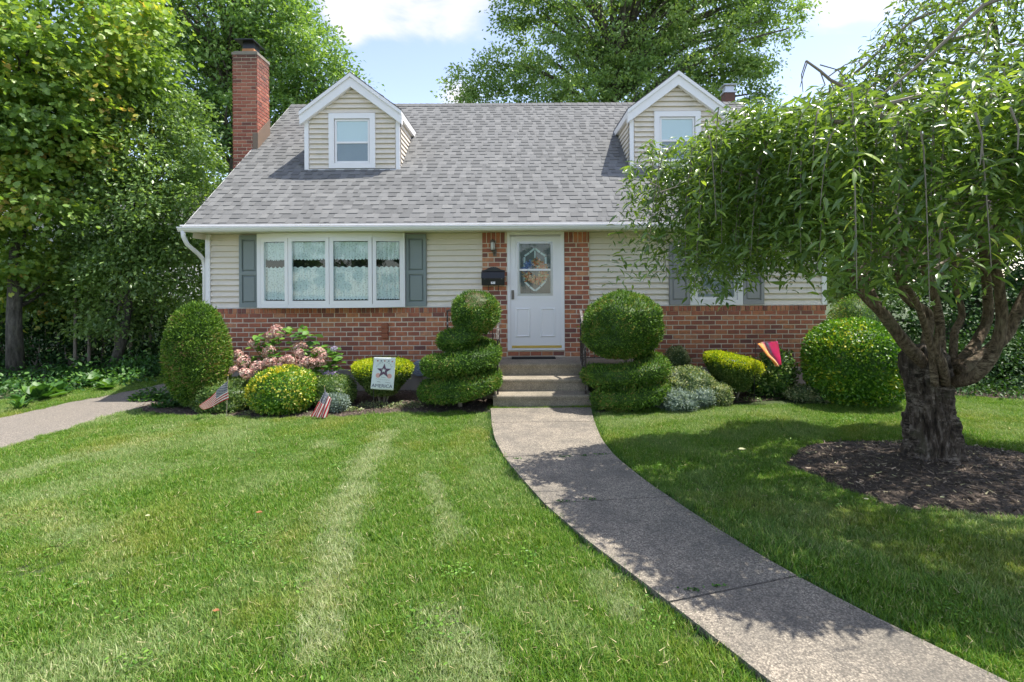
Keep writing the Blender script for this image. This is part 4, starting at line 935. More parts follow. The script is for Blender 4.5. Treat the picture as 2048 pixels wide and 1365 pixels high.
# spiral topiaries
def spiral(label, bx_, by_, tiers, ball, n, dead=None, lean_=0.0):
    t = thing('spiral_topiary', label, 'topiary', (bx_, by_, 0), 'spiral topiaries flanking the steps')
    mb = MB(); a0, a1, z0, z1, R0, R1, r0, r1, sq = tiers
    nseg = 90; pts, rad = [], []
    for i in range(nseg+1):
        q = i/nseg; a = a0+(a1-a0)*q; RR = float(np.interp(q, [0, .45, .75, 1], [R0, R0*.97, R0+(R1-R0)*.5, R1]))
        pts.append((bx_+lean_*(R0-RR)/max(.01, R0-R1)+RR*math.cos(a), by_+RR*math.sin(a)*.9, z0+(z1-z0)*q)); e = min(1, min(q, 1-q)*14+.35)
        rad.append((r0+(r1-r0)*q)*e)
    # ring sections aligned to vertical axis
    n0 = 0; seg = 18
    for i, p in enumerate(pts):
        q = i/nseg; a = a0+(a1-a0)*q; ro = Vector((math.cos(a), math.sin(a), 0))
        for k in range(seg):
            b = 2*math.pi*k/seg; cs, sn = math.cos(b), math.sin(b)
            cs = math.copysign(abs(cs)**.7, cs); sn = math.copysign(abs(sn)**.7, sn)
            rr = rad[i]*(1+.13*nz3((p[0]+cs*.6, p[1]+sn*.6, p[2]*1.5), 3.2))
            mb.v.append((p[0]+ro.x*cs*rr*1.1, p[1]+ro.y*cs*rr*1.1, p[2]+sn*rr*sq))
    for i in range(nseg):
        for k in range(seg):
            a = i*seg+k; b = i*seg+(k+1) % seg; mb.f.append((a, a+seg, b+seg, b))
    mb.f.append(tuple(range(seg))); mb.f.append(tuple(nseg*seg+k for k in reversed(range(seg))))
    for (c_b, r_b) in ball: blob(mb, c_b, r_b, 2.2, .13, 2.2)
    V, F = tri_arrays(mb)
    core = MB(); core.v = [tuple(v) for v in mb.v]; core.f = mb.f
    co = core.build('inner_foliage', M['f_top'], t); at = co.data.attributes.new('rnd', 'FLOAT', 'POINT'); at.data.foreach_set('value', np.full(len(core.v), .05, np.float32))
    kp = (lambda C: np.linalg.norm(C-np.array(dead[0]), axis=1) > dead[1]) if dead else None
    o = foliate(mb, n, .04, 'spray', M['f_top'], 'foliage', t, .02, .018, .8, .3, keep=kp); o['kind'] = 'stuff'
    if dead:
        dm = MB(); blob(dm, ball[0][0], ball[0][1], 2.2, .13, 2.2)
        foliate(dm, 14000, .035, 'needle', M['f_brown'], 'dead_patch', t, .02, .025, .6, .3, keep=lambda C: (np.linalg.norm(C-np.array(dead[0]), axis=1) < dead[1]*1.02))['label'] = 'dry brown patch at the top'
    MB().tube([(bx_, by_, -.02), (bx_+.01, by_, .5), (bx_, by_, ball[0][0][2])], [.035, .03, .02], 8).build('trunk', M['twig'], t)
bx1 = P(920, 800, 7.95).x
spiral('slim spiral topiary left of the steps with a dry brown patch on its crown', bx1, 7.95, (R(100), R(100)+2*math.pi*2.55, .16, 1.13, .38, .20, .215, .21, .66), [((bx1+.25, 7.92, 1.44), (.34, .33, .30))], 52000, ((bx1+.27, 7.63, 1.70), .17), .20)
bx2 = P(1250, 790, 7.95).x
spiral('broad spiral topiary right of the steps with a large ball crown', bx2, 7.95, (R(-170), R(-170)+2*math.pi*1.6, .15, .68, .43, .40, .22, .21, .60), [((bx2-.02, 7.95, 1.25), (.56, .53, .46)), ((bx2-.1, 7.93, 1.08), (.5, .5, .31))], 60000)

# bushes of the left bed
def ball_at(px, py, d, rx, rz, ry=None, **k):
    c = P(px, py, d); mb = MB(); blob(mb, c, (rx*sc(d), (ry or rx)*sc(d), rz*sc(d)), **k); return mb, (c.x, d, 0)
mb, b0 = ball_at(568, 781, 7.75, 62, 45, p=2.6, amp=.07, zmin=.02); tv = shrub('variegated_euonymus', 'rounded euonymus with bright yellow leaves on its upper left, between the two small striped flags', 'shrub', mb, b0, 9000, .038, 'oval', M['f_var'], .06, sr=.3)
M['f_yel'] = foliage('yellow_leaf', [(0,(.30,.30,.02)),(1,(.55,.42,.04))], .4, .3, .4)
yl = foliate(mb, 5000, .04, 'oval', M['f_yel'], 'yellow_leaves', tv, .02, .03, .7, .2, keep=lambda C: (np.abs((C[:, 2]-.42)-(C[:, 0]-b0[0]+.12)*.75-.14) < .07+.04*np.sin(C[:, 0]*40)) & (C[:, 0] < b0[0]+.14)); yl['kind'] = 'stuff'
mb, b0 = ball_at(665, 785, 8.1, 46, 36, p=2.4, amp=.12, zmin=.02); shrub('low_boxwood', 'low olive green shrub right of the yellow euonymus', 'shrub', mb, b0, 7000, .026, 'oval', M['f_box'], .06)
mb, b0 = ball_at(672, 806, 7.72, 26, 18, p=2.2, amp=.2, zmin=.02); shrub('blue_juniper', 'small blue grey juniper behind the second striped flag', 'shrub', mb, b0, 3500, .035, 'spray', M['f_blue'], .05, spread=.9)
mb, b0 = ball_at(455, 800, 8.0, 60, 42, p=2.3, amp=.14, zmin=.02); shrub('azalea', 'low green azalea behind the first striped flag', 'shrub', mb, b0, 7500, .032, 'oval', M['f_box'], .07)
mb, b0 = ball_at(530, 800, 8.3, 42, 34, p=2.3, amp=.14, zmin=.02); shrub('azalea', 'dark green low azalea left of the yellow euonymus', 'shrub', mb, b0, 5000, .032, 'oval', M['f_dark'], .07)
# golden vase-shaped bush behind the garden flag
def vase(px, py, d, rx, hz, top_z, low, tilt=0):
    c = P(px, py, d); r = rx*sc(d); mb = MB(); nu, lv = 40, 14; n0 = 0
    prof = [(0, low), (.42, low+.0), (.62, low+(top_z-low)*.25), (.86, low+(top_z-low)*.5), (1.0, low+(top_z-low)*.72), (.97, low+(top_z-low)*.87), (.8, top_z-.03), (.45, top_z), (0, top_z+.01)]
    for (q, z) in prof:
        for i in range(nu):
            a = 2*math.pi*i/nu; k = 1+.05*nz3((math.cos(a)*2+c.x, math.sin(a)*2, z*3), 1)
            mb.v.append((c.x+r*q*k*math.cos(a), c.y+r*.9*q*k*math.sin(a), z+tilt*(r*q*math.cos(a))*max(0, (z-low)/(top_z-low))))
    for j in range(len(prof)-1):
        for i in range(nu): a = j*nu+i; b = j*nu+(i+1) % nu; mb.f.append((a, b, b+nu, a+nu))
    return mb, (c.x, d, 0)
def golden(label, px, d, rx, top_z, low, tilt=0, group='golden clipped bushes'):
    mb, b0 = vase(px, 760, d, rx, 0, top_z, low, tilt)
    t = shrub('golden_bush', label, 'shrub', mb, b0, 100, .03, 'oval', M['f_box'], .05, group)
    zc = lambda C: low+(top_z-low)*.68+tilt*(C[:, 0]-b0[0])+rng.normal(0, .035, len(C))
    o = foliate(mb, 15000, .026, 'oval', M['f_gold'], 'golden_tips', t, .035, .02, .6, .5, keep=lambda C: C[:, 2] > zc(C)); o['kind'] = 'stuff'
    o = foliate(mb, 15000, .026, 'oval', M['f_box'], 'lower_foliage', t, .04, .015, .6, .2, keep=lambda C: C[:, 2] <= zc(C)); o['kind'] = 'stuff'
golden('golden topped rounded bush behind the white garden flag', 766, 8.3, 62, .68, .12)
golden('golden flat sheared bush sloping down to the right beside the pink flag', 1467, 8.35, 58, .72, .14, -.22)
# right bed
mb, b0 = ball_at(1355, 722, 8.9, 24, 30, p=2.2, amp=.15); shrub('small_euonymus', 'small pale green shrub against the brick behind the broad topiary', 'shrub', mb, b0, 4000, .032, 'oval', M['f_pale'], .07)
mb, b0 = ball_at(1372, 775, 8.1, 60, 42, p=2.2, amp=.16, zmin=.02); shrub('pale_variegated_shrub', 'low pale variegated shrub right of the broad topiary', 'shrub', mb, b0, 8000, .032, 'oval', M['f_pale'], .09)
mb, b0 = ball_at(1432, 790, 7.95, 32, 26, p=2.2, amp=.16, zmin=.02); shrub('pale_variegated_shrub', 'small pale shrub beneath the sloping golden bush', 'shrub', mb, b0, 4000, .028, 'oval', M['f_pale'], .07)
mb, b0 = ball_at(1352, 800, 7.7, 44, 23, p=2.2, amp=.2, zmin=.02); blob(mb, P(1400, 792, 7.72), (.24, .2, .13), 2.2, .2, zmin=.02); shrub('blue_juniper', 'spreading blue green juniper at the lawn edge right of the broad topiary', 'shrub', mb, b0, 6500, .04, 'spray', M['f_blue'], .07, spread=.9)
mb, b0 = ball_at(1552, 748, 8.6, 36, 46, p=2.1, amp=.25, zmin=.02); blob(mb, P(1520, 765, 8.6), (.25, .22, .25), 2.2, .2, zmin=.02); shrub('azalea', 'loose leafy azalea behind the pink flag', 'shrub', mb, b0, 3800, .05, 'oval', M['f_azal'], .14, spread=.9, out=.06)
mb, b0 = ball_at(1610, 790, 8.3, 42, 20, p=2.2, amp=.25, zmin=.02); shrub('pale_variegated_shrub', 'low sprawling pale shrub left of the large round euonymus', 'shrub', mb, b0, 3200, .034, 'oval', M['f_pale'], .08, spread=.9)
mb, b0 = ball_at(1708, 727, 8.05, 88, 87, p=2.35, amp=.05, zmin=.05, nu=48, nv=34); shrub('round_euonymus', 'large round bright green euonymus at the right corner of the house', 'shrub', mb, b0, 15000, .046, 'oval', M['f_varg'], .07, sr=.3, out=.035)
mb = MB(); c = P(1705, 640, 9.6)
blob(mb, (c.x+.1, 9.6, .75), (.62, .55, .88), 1.9, .08, zmin=.02); shrub('conical_shrub', 'dark green conical shrub behind the large round euonymus', 'shrub', mb, (c.x, 9.6, 0), 14000, .04, 'spray', M['f_arb'], .06)
# low ground cover in beds
def cover(name, label, spots, n, size, kind, m):
    Cs = []
    for (px, py, rx, ry, h) in spots:
        x, y = G(px, py); k = n*rx*ry; k = max(30, int(k)); a = rng.uniform(0, 6.28, k); q = np.sqrt(rng.random(k))
        Cs.append(np.c_[x+rx*q*np.cos(a), y+ry*q*np.sin(a), h*(1-q**2)*rng.random(k)+.01])
    C = np.concatenate(Cs); k = len(C)
    D = np.c_[rng.normal(0, 1, k), rng.normal(0, 1, k), rng.random(k)*.9]; Nn = np.c_[rng.normal(0, .5, k), rng.normal(0, .5, k), np.ones(k)]
    return tag(link(name, leaves(name, C, D, Nn, size*rng.uniform(.6, 1.3, k), kind, m)), label, kind='stuff')
cover('ground_cover', 'straggly pale green ground cover along the bed edge', [(750,815,.3,.12,.10),(810,815,.3,.12,.10),(700,822,.2,.1,.06),(845,808,.15,.1,.08),(500,828,.15,.06,.05),(590,826,.2,.05,.04)], 9000, .03, 'oval', M['f_pale'])
cover('ground_cover', 'leafy green ground cover between driveway and arborvitae', [(300,800,.32,.22,.2),(345,800,.3,.2,.25),(330,815,.22,.12,.12),(375,812,.3,.15,.12)], 6500, .06, 'oval', M['f_under'])
cover('ground_cover', 'small weeds in the right bed', [(1500,802,.3,.1,.05),(1570,798,.3,.1,.07),(1650,800,.2,.1,.06),(1230,828,.1,.05,.04)], 4000, .03, 'oval', M['f_azal'])

# hydrangea
hb = P(575, 750, 8.55); hyd = thing('hydrangea', 'mophead hydrangea with fading pink blooms against the brick below the bay window', 'shrub', (hb.x, 8.55, 0))
blooms = [(546,675,15),(556,662,13),(598,697,13),(599,707,9),(537,703,12),(541,723,11),(488,722,12),(580,720,12),(567,722,9),(606,725,13),(620,728,12),(637,706,12),(645,714,10),(514,735,14),(492,747,12),(528,730,10),(478,708,9),(505,690,9),(640,725,11),(560,735,10),(468,740,9)]
def floret_mesh(n, m):
    th = np.arccos(1-1.5*rng.random(n)); ph = rng.uniform(0, 6.28, n)
    U = np.c_[np.sin(th)*np.cos(ph), np.sin(th)*np.sin(ph), np.cos(th)*.8]
    D = rng.normal(0, 1, (n, 3)); return leaves('bloom', U*rng.uniform(.82, 1.05, (n, 1)), D-U*(D*U).sum(1, keepdims=True), U+rng.normal(0, .3, (n, 3)), .42, 'oval', m)
bm = [floret_mesh(170, M['f_pink']) for _ in range(3)]; bml = floret_mesh(150, M['f_lilac'])
hst = MB()
for i, (px, py, r) in enumerate(blooms):
    dd = 8.05+.012*(735-py)*.5+random.uniform(-.05, .05); c = P(px, py, dd); o = link('bloom', bm[i % 3], hyd); o.location = c; s = r*sc(dd)*1.12; o.scale = (s, s, s*.85); o.rotation_euler = (R(35), 0, random.uniform(0, 6))
    hst.tube([(hb.x+random.uniform(-.15, .15), 8.5, 0), Vector((c.x*.5+hb.x*.5, 8.4, c.z*.55)), c], [.008, .007, .005], 5)
for (px, py, r) in ((668,698,6), (668,750,9), (655,748,7)):
    c = P(px, py, 8.2); o = link('bloom', bml, hyd); o.location = c; s = r*sc(8.2)*1.1; o.scale = (s, s, s*.8); o.rotation_euler = (R(35), 0, 0); o['label'] = 'small lilac bloom'
    hst.tube([(hb.x+.4, 8.5, 0), (c.x, 8.35, c.z*.5), c], [.008, .007, .005], 5)
hst.build('stem', M['f_hyd'], hyd)
T_ = np.array([(0,0,0),(.25,.27,.03),(.6,.31,.03),(.85,.14,-.02),(1,0,-.12),(.85,-.14,-.02),(.6,-.31,.03),(.25,-.27,.03),(.5,0,-.04)])
hl = rawmesh('leaf', T_, np.array([(8,i,(i+1) % 8) for i in range(8)])[:, [0,2,1]], M['leafobj_h'])
def put_leaf(me, parent, loc, d_, n_, size):
    d_ = Vector(d_).normalized(); n_ = Vector(n_); n_ = (n_-d_*n_.dot(d_)).normalized(); s = n_.cross(d_)
    o = link('leaf', me, parent); m3 = Matrix((d_, s, n_)).transposed().to_4x4()
    base = Matrix.Translation(-Vector(parent.location))
    o.matrix_parent_inverse = base; o.matrix_basis = Matrix.Translation(loc) @ m3 @ Matrix.Scale(size, 4); return o
lob = [(560,715,85,45),(530,700,50,30),(620,720,70,40),(500,735,35,25),(598,668,34,14),(640,735,45,35),(570,690,60,25),(660,730,25,30),(535,685,30,20),(612,752,40,12),(655,712,28,20)]
for i in range(290):
    l = lob[i % len(lob)]; a, q = random.uniform(0, 6.28), math.sqrt(random.random()); px, py = l[0]+l[2]*q*math.cos(a), l[1]+l[3]*q*math.sin(a)
    if py > 770: continue
    dd = 8.12+random.random()**.7*.45; c = P(px, py, dd); a2 = random.uniform(0, 6.28)
    put_leaf(hl, hyd, c, (math.cos(a2), math.sin(a2)-.35, random.uniform(-.25, .45)), (random.gauss(0, .4), -.45, 1), random.uniform(.10, .17))

# ------------------------------------------------------------------ flags
def flagmat(name):
    m, nt, b, o = newmat(name); uv = N(nt, 'ShaderNodeUVMap'); sep = N(nt, 'ShaderNodeSeparateXYZ'); nt.links.new(uv.outputs[0], sep.inputs[0])
    def mt(op, a, c=None, e=None):
        n = N(nt, 'ShaderNodeMath', operation=op)
        for i, x in enumerate((a, c, e)):
            if x is None: continue
            if isinstance(x, (int, float)): n.inputs[i].default_value = x
            else: nt.links.new(x, n.inputs[i])
        return n.outputs[0]
    U, Vv = sep.outputs[0], sep.outputs[1]
    st_ = mt('MODULO', mt('FLOOR', mt('MULTIPLY', Vv, 13)), 2)       # 0 red, 1 white
    col = mixc(nt, st_, (.68,.03,.05), (.95,.93,.9))
    can = mt('MULTIPLY', mt('LESS_THAN', U, .42), mt('GREATER_THAN', Vv, 6/13))
    a = mt('MULTIPLY', U, 6/.42); c = mt('MULTIPLY', mt('SUBTRACT', Vv, 6/13), 5/(7/13))
    def dots(oa, oc):
        fa_ = mt('SUBTRACT', mt('FRACT', mt('ADD', a, oa)), .5); fc = mt('SUBTRACT', mt('FRACT', mt('ADD', c, oc)), .5)
        return mt('LESS_THAN', mt('ADD', mt('MULTIPLY', fa_, fa_), mt('MULTIPLY', fc, fc)), .06)
    sd_ = mt('MAXIMUM', dots(0, 0), dots(.5, .5))
    cc_ = mixc(nt, sd_, (.02,.035,.13), (.85,.85,.85)); col = mixc(nt, can, col, cc_)
    nt.links.new(col, b.inputs['Base Color']); b.inputs['Roughness'].default_value = .8
    t = N(nt, 'ShaderNodeBsdfTranslucent'); nt.links.new(col, t.inputs[0]); x = N(nt, 'ShaderNodeMixShader'); x.inputs[0].default_value = .5
    nt.links.new(b.outputs[0], x.inputs[1]); nt.links.new(t.outputs[0], x.inputs[2]); nt.links.new(x.outputs[0], o.inputs[0]); return m
M['flag'] = flagmat('striped_flag_cloth')
def cloth(name, fn, m, parent, nu=30, nv=20, th=.0015):
    b = MB(); 
    for j in range(nv+1):
        for i in range(nu+1): b.v.append(tuple(fn(i/nu, j/nv)))
    for j in range(nv):
        for i in range(nu): a = j*(nu+1)+i; b.f.append((a, a+1, a+nu+2, a+nu+1))
    o = b.build(name, m, parent, True); uvl = o.data.uv_layers.new(name='UVMap')
    for p in o.data.polygons:
        for li, vi in zip(p.loop_indices, p.vertices): uvl.data[li].uv = ((vi % (nu+1))/nu, (vi//(nu+1))/nv)
    s_ = o.modifiers.new('thickness', 'SOLIDIFY'); s_.thickness = th; return o
def bil(p00, p10, p11, p01, u, v):   # corners: bottom hoist, bottom fly, top fly, top hoist
    return (p00*(1-u)+p10*u)*(1-v)+(p01*(1-u)+p11*u)*v
sg, dd = 'small striped flags on sticks at the lawn edge', 7.35
f1 = thing('striped_flag', 'small red white and blue flag blowing left on a stick below the arborvitae', 'flag', P(455, 833, 7.35).to_tuple(), sg)
MB().tube([P(453, 834, dd), P(456, 753, dd)], .004, 6).build('stick', M['wood'], f1); MB().ball(P(456, 751, dd), .008).build('finial', M['brass'], f1)
c00, c10, c11, c01 = P(457, 799, dd), P(406, 821, dd-.05), P(399, 812, dd-.12), P(455, 763, dd)
cloth('flag_cloth', lambda u, v: bil(c00, c10, c11, c01, u, v)+Vector((0, .02*math.sin(u*9+v*3)*min(1, u*3), .008*math.sin(u*7)+.012*u*(1-u)*-1)), M['flag'], f1)
f2 = thing('striped_flag', 'small red white and blue flag drooping on a stick left of the garden flag', 'flag', P(648, 838, 7.3).to_tuple(), sg)
dd = 7.3; MB().tube([P(651, 838, dd), P(649, 775, dd)], .004, 6).build('stick', M['wood'], f2); MB().ball(P(649, 773, dd), .008).build('finial', M['brass'], f2)
c00, c10, c11, c01 = P(663, 800, dd), P(652, 836, dd-.04), P(622, 834, dd-.10), P(650, 780, dd)
cloth('flag_cloth', lambda u, v: bil(c00, c10, c11, c01, u, v)+Vector((.006*math.sin(v*14), .028*math.sin(v*16+u*2)*min(1, u*2), 0)), M['flag'], f2)
# garden flag
d = 7.55; gf = thing('garden_flag', 'white garden flag with a large dark star and the word AMERICA', 'flag', P(746, 829, d).to_tuple())
MB().tube([P(748, 829, d), P(746, 713, d)], .005, 6).tube([P(746, 713, d), P(794, 714, d)], .005, 6).tube([P(740, 714, d), P(737, 711, d)], .004, 5).tube([P(792, 714, d), P(796, 709, d)], .004, 5).build('stand', M['black'], gf)
M['cloth_w'] = pm('printed_white_cloth', (.72,.76,.76), (.62,.68,.69), 14, .85)
q00, q10, q11, q01 = P(741, 778, d-.012), P(786.5, 781.5, d-.012), P(791, 716, d-.012), P(748, 715, d-.012)
def gfp(u, v, off=0): return bil(q00, q10, q11, q01, u, v)+Vector((0, -.008*math.sin(u*5)-.003*math.sin(v*6)-off, 0))
cloth('flag_cloth', lambda u, v: gfp(u, v), M['cloth_w'], gf, 16, 20)
M['ink_r'] = pm('red_print', (.42,.05,.05), None, 30, .85); M['ink_b'] = pm('navy_print', (.05,.06,.11), None, 30, .85); M['ink_p'] = pm('plum_print', (.11,.07,.12), (.16,.09,.13), 40, .85); M['ink_k'] = pm('pink_print', (.6,.3,.27), (.66,.42,.38), 40, .85); M['ink_g'] = pm('grey_print', (.25,.27,.27), None, 40, .85)
def starpts(n=5, ri=.4, rot=0): return [((1 if k % 2 == 0 else ri)*math.sin(rot+math.pi*k/n), (1 if k % 2 == 0 else ri)*math.cos(rot+math.pi*k/n)) for k in range(2*n)]
AS = 45.0/65.0
def printed(polys, m, name, off):
    b = MB()
    for (cu_, cv_, s, pts_) in polys:
        n0 = len(b.v); b.v.append(tuple(gfp(cu_, cv_, off)))
        for (x, y) in pts_: b.v.append(tuple(gfp(cu_+x*s/AS, cv_+y*s, off)))
        k = len(pts_)
        for i in range(k): b.f.append((n0, n0+1+i, n0+1+(i+1) % k))
    return b.build(name, m, gf)
sp = starpts()
printed([(.20, .895, .035, sp), (.52, .895, .035, sp), (.86, .88, .035, sp)], M['ink_r'], 'red_star', .003)
printed([(.36, .895, .033, sp), (.70, .89, .033, sp)], M['ink_b'], 'navy_star', .003)
circ = [(math.cos(k*.5236), math.sin(k*.5236)) for k in range(12)]
printed([(.28, .44, .075, circ), (.78, .43, .075, circ)], M['ink_k'], 'pink_print', .003)
printed([(.52, .585, .235, sp)], M['ink_p'], 'large_star', .0045); printed([(.51, .60, .075, sp)], M['cloth_w'], 'small_white_star', .006)
def gtext(body, u, v, h, m, ang=0, sx=1.0, off=.005):
    c = gfp(u, v, off); return text(body, h, m, gf, c-Vector(gf.location)*0, (R(90), ang, 0), sx=sx)
gtext('AMERICA', .50, .115, .072, M['ink_b'], R(4), 1.0)
for k, ch_ in enumerate('HOME'): a = R(-62+k*15); gtext(ch_, .52+.27*math.sin(a)/AS*.95, .60+.26*math.cos(a), .03, M['ink_g'], a)
for k, ch_ in enumerate('FREE'): a = R(18+k*15); gtext(ch_, .52+.27*math.sin(a)/AS*.95, .60+.26*math.cos(a), .03, M['ink_g'], a)
wv = MB()
for (v0, u0, u1, am, fr) in ((.32, .2, .82, .018, 46), (.245, .26, .42, .014, 60), (.23, .62, .86, .014, 60), (.385, .42, .62, .012, 50)):
    wv.tube([gfp(u0+(u1-u0)*k/60, v0+am*math.sin(k/60*fr)*(.6+.4*math.sin(k*.7))-.02*(k/60-.5), .004) for k in range(61)], .0011, 4)
wv.build('script_lettering', M['ink_g'], gf)
# pink flag
d = 8.05; pf = thing('pink_flag', 'pink and orange garden flag twisted by the wind on a black stake', 'flag', P(1510, 808, d).to_tuple())
MB().tube([P(1508, 812, d), P(1511, 686, d), P(1508, 683, d), P(1505, 686, d), P(1508, 689, d)], .0045, 6).tube([P(1511, 688, d), P(1553, 683, d)], .004, 6).build('stake', M['black'], pf)
def pinkmat():
    m, nt, b, o = newmat('tie_dye_cloth'); uv = N(nt, 'ShaderNodeUVMap'); sep = N(nt, 'ShaderNodeSeparateXYZ'); nt.links.new(uv.outputs[0], sep.inputs[0])
    c = ramp(nt, sep.outputs[0], [(0, (.95,.35,.08)), (.15, (.95,.62,.12)), (.3, (.85,.75,.35)), (.42, (.92,.2,.35)), (.56, (.38,.58,.66)), (.68, (.9,.15,.45)), (1, (.95,.16,.42))])
    c2 = mixc(nt, ramp(nt, noise_(nt, 22, 4), [(.45, (0,0,0)), (.6, (1,1,1))]), c, (.85,.25,.3)); c = mixc(nt, .5, c, c2)
    nt.links.new(c, b.inputs['Base Color']); b.inputs['Roughness'].default_value = .7
    t = N(nt, 'ShaderNodeBsdfTranslucent'); nt.links.new(c, t.inputs[0]); x = N(nt, 'ShaderNodeMixShader'); x.inputs[0].default_value = .5
    nt.links.new(b.outputs[0], x.inputs[1]); nt.links.new(t.outputs[0], x.inputs[2]); nt.links.new(x.outputs[0], o.inputs[0]); return m
e00, e10, e11, e01 = P(1551, 733, d-.1), P(1563, 731, d-.05), P(1552, 683, d), P(1512, 688, d)
def pk(u, v):
    L0 = Vector(P(1512, 688, d)).lerp(P(1551, 733, d-.12), 1-v); L1 = Vector(P(1552, 683, d)).lerp(P(1564, 731, d-.03), 1-v)
    return L0.lerp(L1, u)+Vector((0, -.05*math.sin(u*6+v*2), .01*math.sin(v*9)))
cloth('flag_cloth', pk, pinkmat(), pf, 20, 24)

# ------------------------------------------------------------------ trees
def crown(name, ells, ncl, per, size, kind, m, parent, rc=.45, flat=.45, up=.9, droop=.3, surf=.75, zcut=None, seed=1, rndb=None):
    r = np.random.default_rng(seed); w = np.array([(e[1][0]*e[1][1]*e[1][2])**(2/3) for e in ells]); w = w/w.sum()
    idx = r.choice(len(ells), ncl, p=w); c = np.array([tuple(e[0]) for e in ells])[idx]; rad = np.array([e[1] for e in ells])[idx]
    u = unit(r.normal(0, 1, (ncl, 3))); q = np.where(r.random(ncl) < surf, r.uniform(.8, 1.04, ncl), r.uniform(.25, .85, ncl))[:, None]
    cc = c+u*rad*q
    n = ncl*per; ci = np.repeat(np.arange(ncl), per)
    off = r.normal(0, 1, (n, 3))*np.array([1, 1, flat])*(rc*r.uniform(.5, 1.3, ncl)[ci])[:, None]*.6
    h2 = (off[:, :2]**2).sum(1); off[:, 2] -= droop*h2/rc
    C = cc[ci]+off; out_ = u[ci]*.5
    D = out_+r.normal(0, .75, (n, 3))+np.array([0, 0, -.25]); D[:, :2] += off[:, :2]/rc*.5
    Nn = np.array([0, 0, up])+out_*.7+r.normal(0, .6, (n, 3))
    if zcut is not None: k = C[:, 2] > zcut; C, D, Nn, ci = C[k], D[k], Nn[k], ci[k]
    rn = np.clip(r.random(ncl)[ci]*.5+r.random(len(C))*.5, 0, 1)
    o = link(name, leaves(name, C, D, Nn, size*r.uniform(.65, 1.2, len(C)), kind, m, rn), parent); o['kind'] = 'stuff'
    return cc
def branches(parent, base, top, r0, targets, m, nb=26, seed=3, name='trunk', split=True):
    rr = random.Random(seed); b = MB(); base, top = Vector(base), Vector(top)
    tp = [base.lerp(top, q)+Vector((rr.uniform(-.1, .1), rr.uniform(-.1, .1), 0))*(q > 0) for q in (0, .15, .35, .55, .75, 1)]
    b.tube(tp, [r0*1.25, r0, r0*.85, r0*.65, r0*.45, r0*.2], 10); b.build(name, m, parent, True)
    br = MB(); sel = rr.sample(list(range(len(targets))), min(nb, len(targets)))
    for i in sel:
        t = Vector(targets[i]); q = max(.2, min(.9, (t.z-base.z)/(top.z-base.z)*.75)); s = base.lerp(top, q); mid = s.lerp(t, .5)+Vector((0, 0, .12*(t-s).length))
        pts = [s, s.lerp(mid, .5)+Vector((rr.uniform(-.1, .1),)*3), mid, mid.lerp(t, .5)+Vector((rr.uniform(-.12, .12),)*3), t]; w = r0*rr.uniform(.18, .4); br.tube(pts, [w, w*.8, w*.6, w*.4, w*.15], 6)
    br.build('limb', m, parent, True)
def E(px, py, d, rx, rz, ry=None): return (P(px, py, d), (rx*sc(d), (ry or (rx+rz)/2)*sc(d), rz*sc(d)))
# left foreground maple
tA = thing('maple_tree', 'big maple with yellowing green leaves at the left edge of the photo', 'tree', (*G(30, 755), 0))
el = [E(70, 110, 10.6, 210, 190), E(-60, 300, 10.2, 150, 150), E(70, 385, 10, 95, 62), E(215, 70, 10.9, 110, 120), E(110, 250, 10.4, 120, 90), E(-20, 500, 10.5, 85, 60), E(-160, 120, 10.5, 200, 220), E(60, 560, 12.2, 110, 60), E(150, 520, 12, 90, 60)]
cc = crown('crown', el, 950, 60, .115, 'maple', M['f_maple'], tA, .42, .4, surf=.85, seed=21)
branches(tA, (*G(32, 755), 0), P(60, 60, 11), .13, cc, M['bark_g'], 40, 4)
# drooping-leaf tree beside it
tB = thing('leafy_tree', 'bushy green tree with drooping leaves between the maple and the house', 'tree', (*G(225, 745), 0))
el = [E(290, 290, 11.6, 120, 90), E(330, 400, 11.4, 100, 110), E(230, 430, 11.4, 110, 100), E(385, 440, 11.9, 50, 85), E(270, 520, 11.3, 100, 60), E(375, 540, 12, 50, 70), E(330, 225, 11.8, 70, 55), E(160, 330, 11.6, 90, 80), E(130, 560, 12.3, 110, 60), E(230, 600, 12.4, 110, 50), E(225, 640, 11.4, 60, 30)]
cc = crown('crown', el, 950, 62, .10, 'diamond', M['f_b'], tB, .36, .5, droop=.6, surf=.85, seed=22)
branches(tB, (*G(225, 745), 0), P(300, 240, 11.8), .09, cc, M['bark_g'], 40, 5)
# several thin stems below it
for i, (px, px2, dd) in enumerate(((150,140,11.6),(178,165,11.8),(232,240,11.5),(262,250,12.2),(205,215,12.6),(300,310,12.4))):
    g_ = P(px, 740, dd); t = thing('sapling', 'thin sapling trunk in the dark thicket by the driveway, %s' % ['leftmost of the row', 'second from the left', 'leaning right near the middle', 'leaning left right of the middle', 'set back in the middle', 'rightmost of the row'][i], 'sapling', (g_.x, dd, 0), 'thin saplings beside the driveway')
    MB().tube([(g_.x, dd, 0), P(px, 660, dd), P((px+px2)/2+6, 590, dd), P(px2, 510, dd)], [.035, .028, .022, .014], 6).build('trunk', M['twig'], t)
    crown('crown', [E(px2, 500, dd, 38, 32)], 12, 40, .09, 'diamond', M['f_b'], t, .3, seed=60+i)
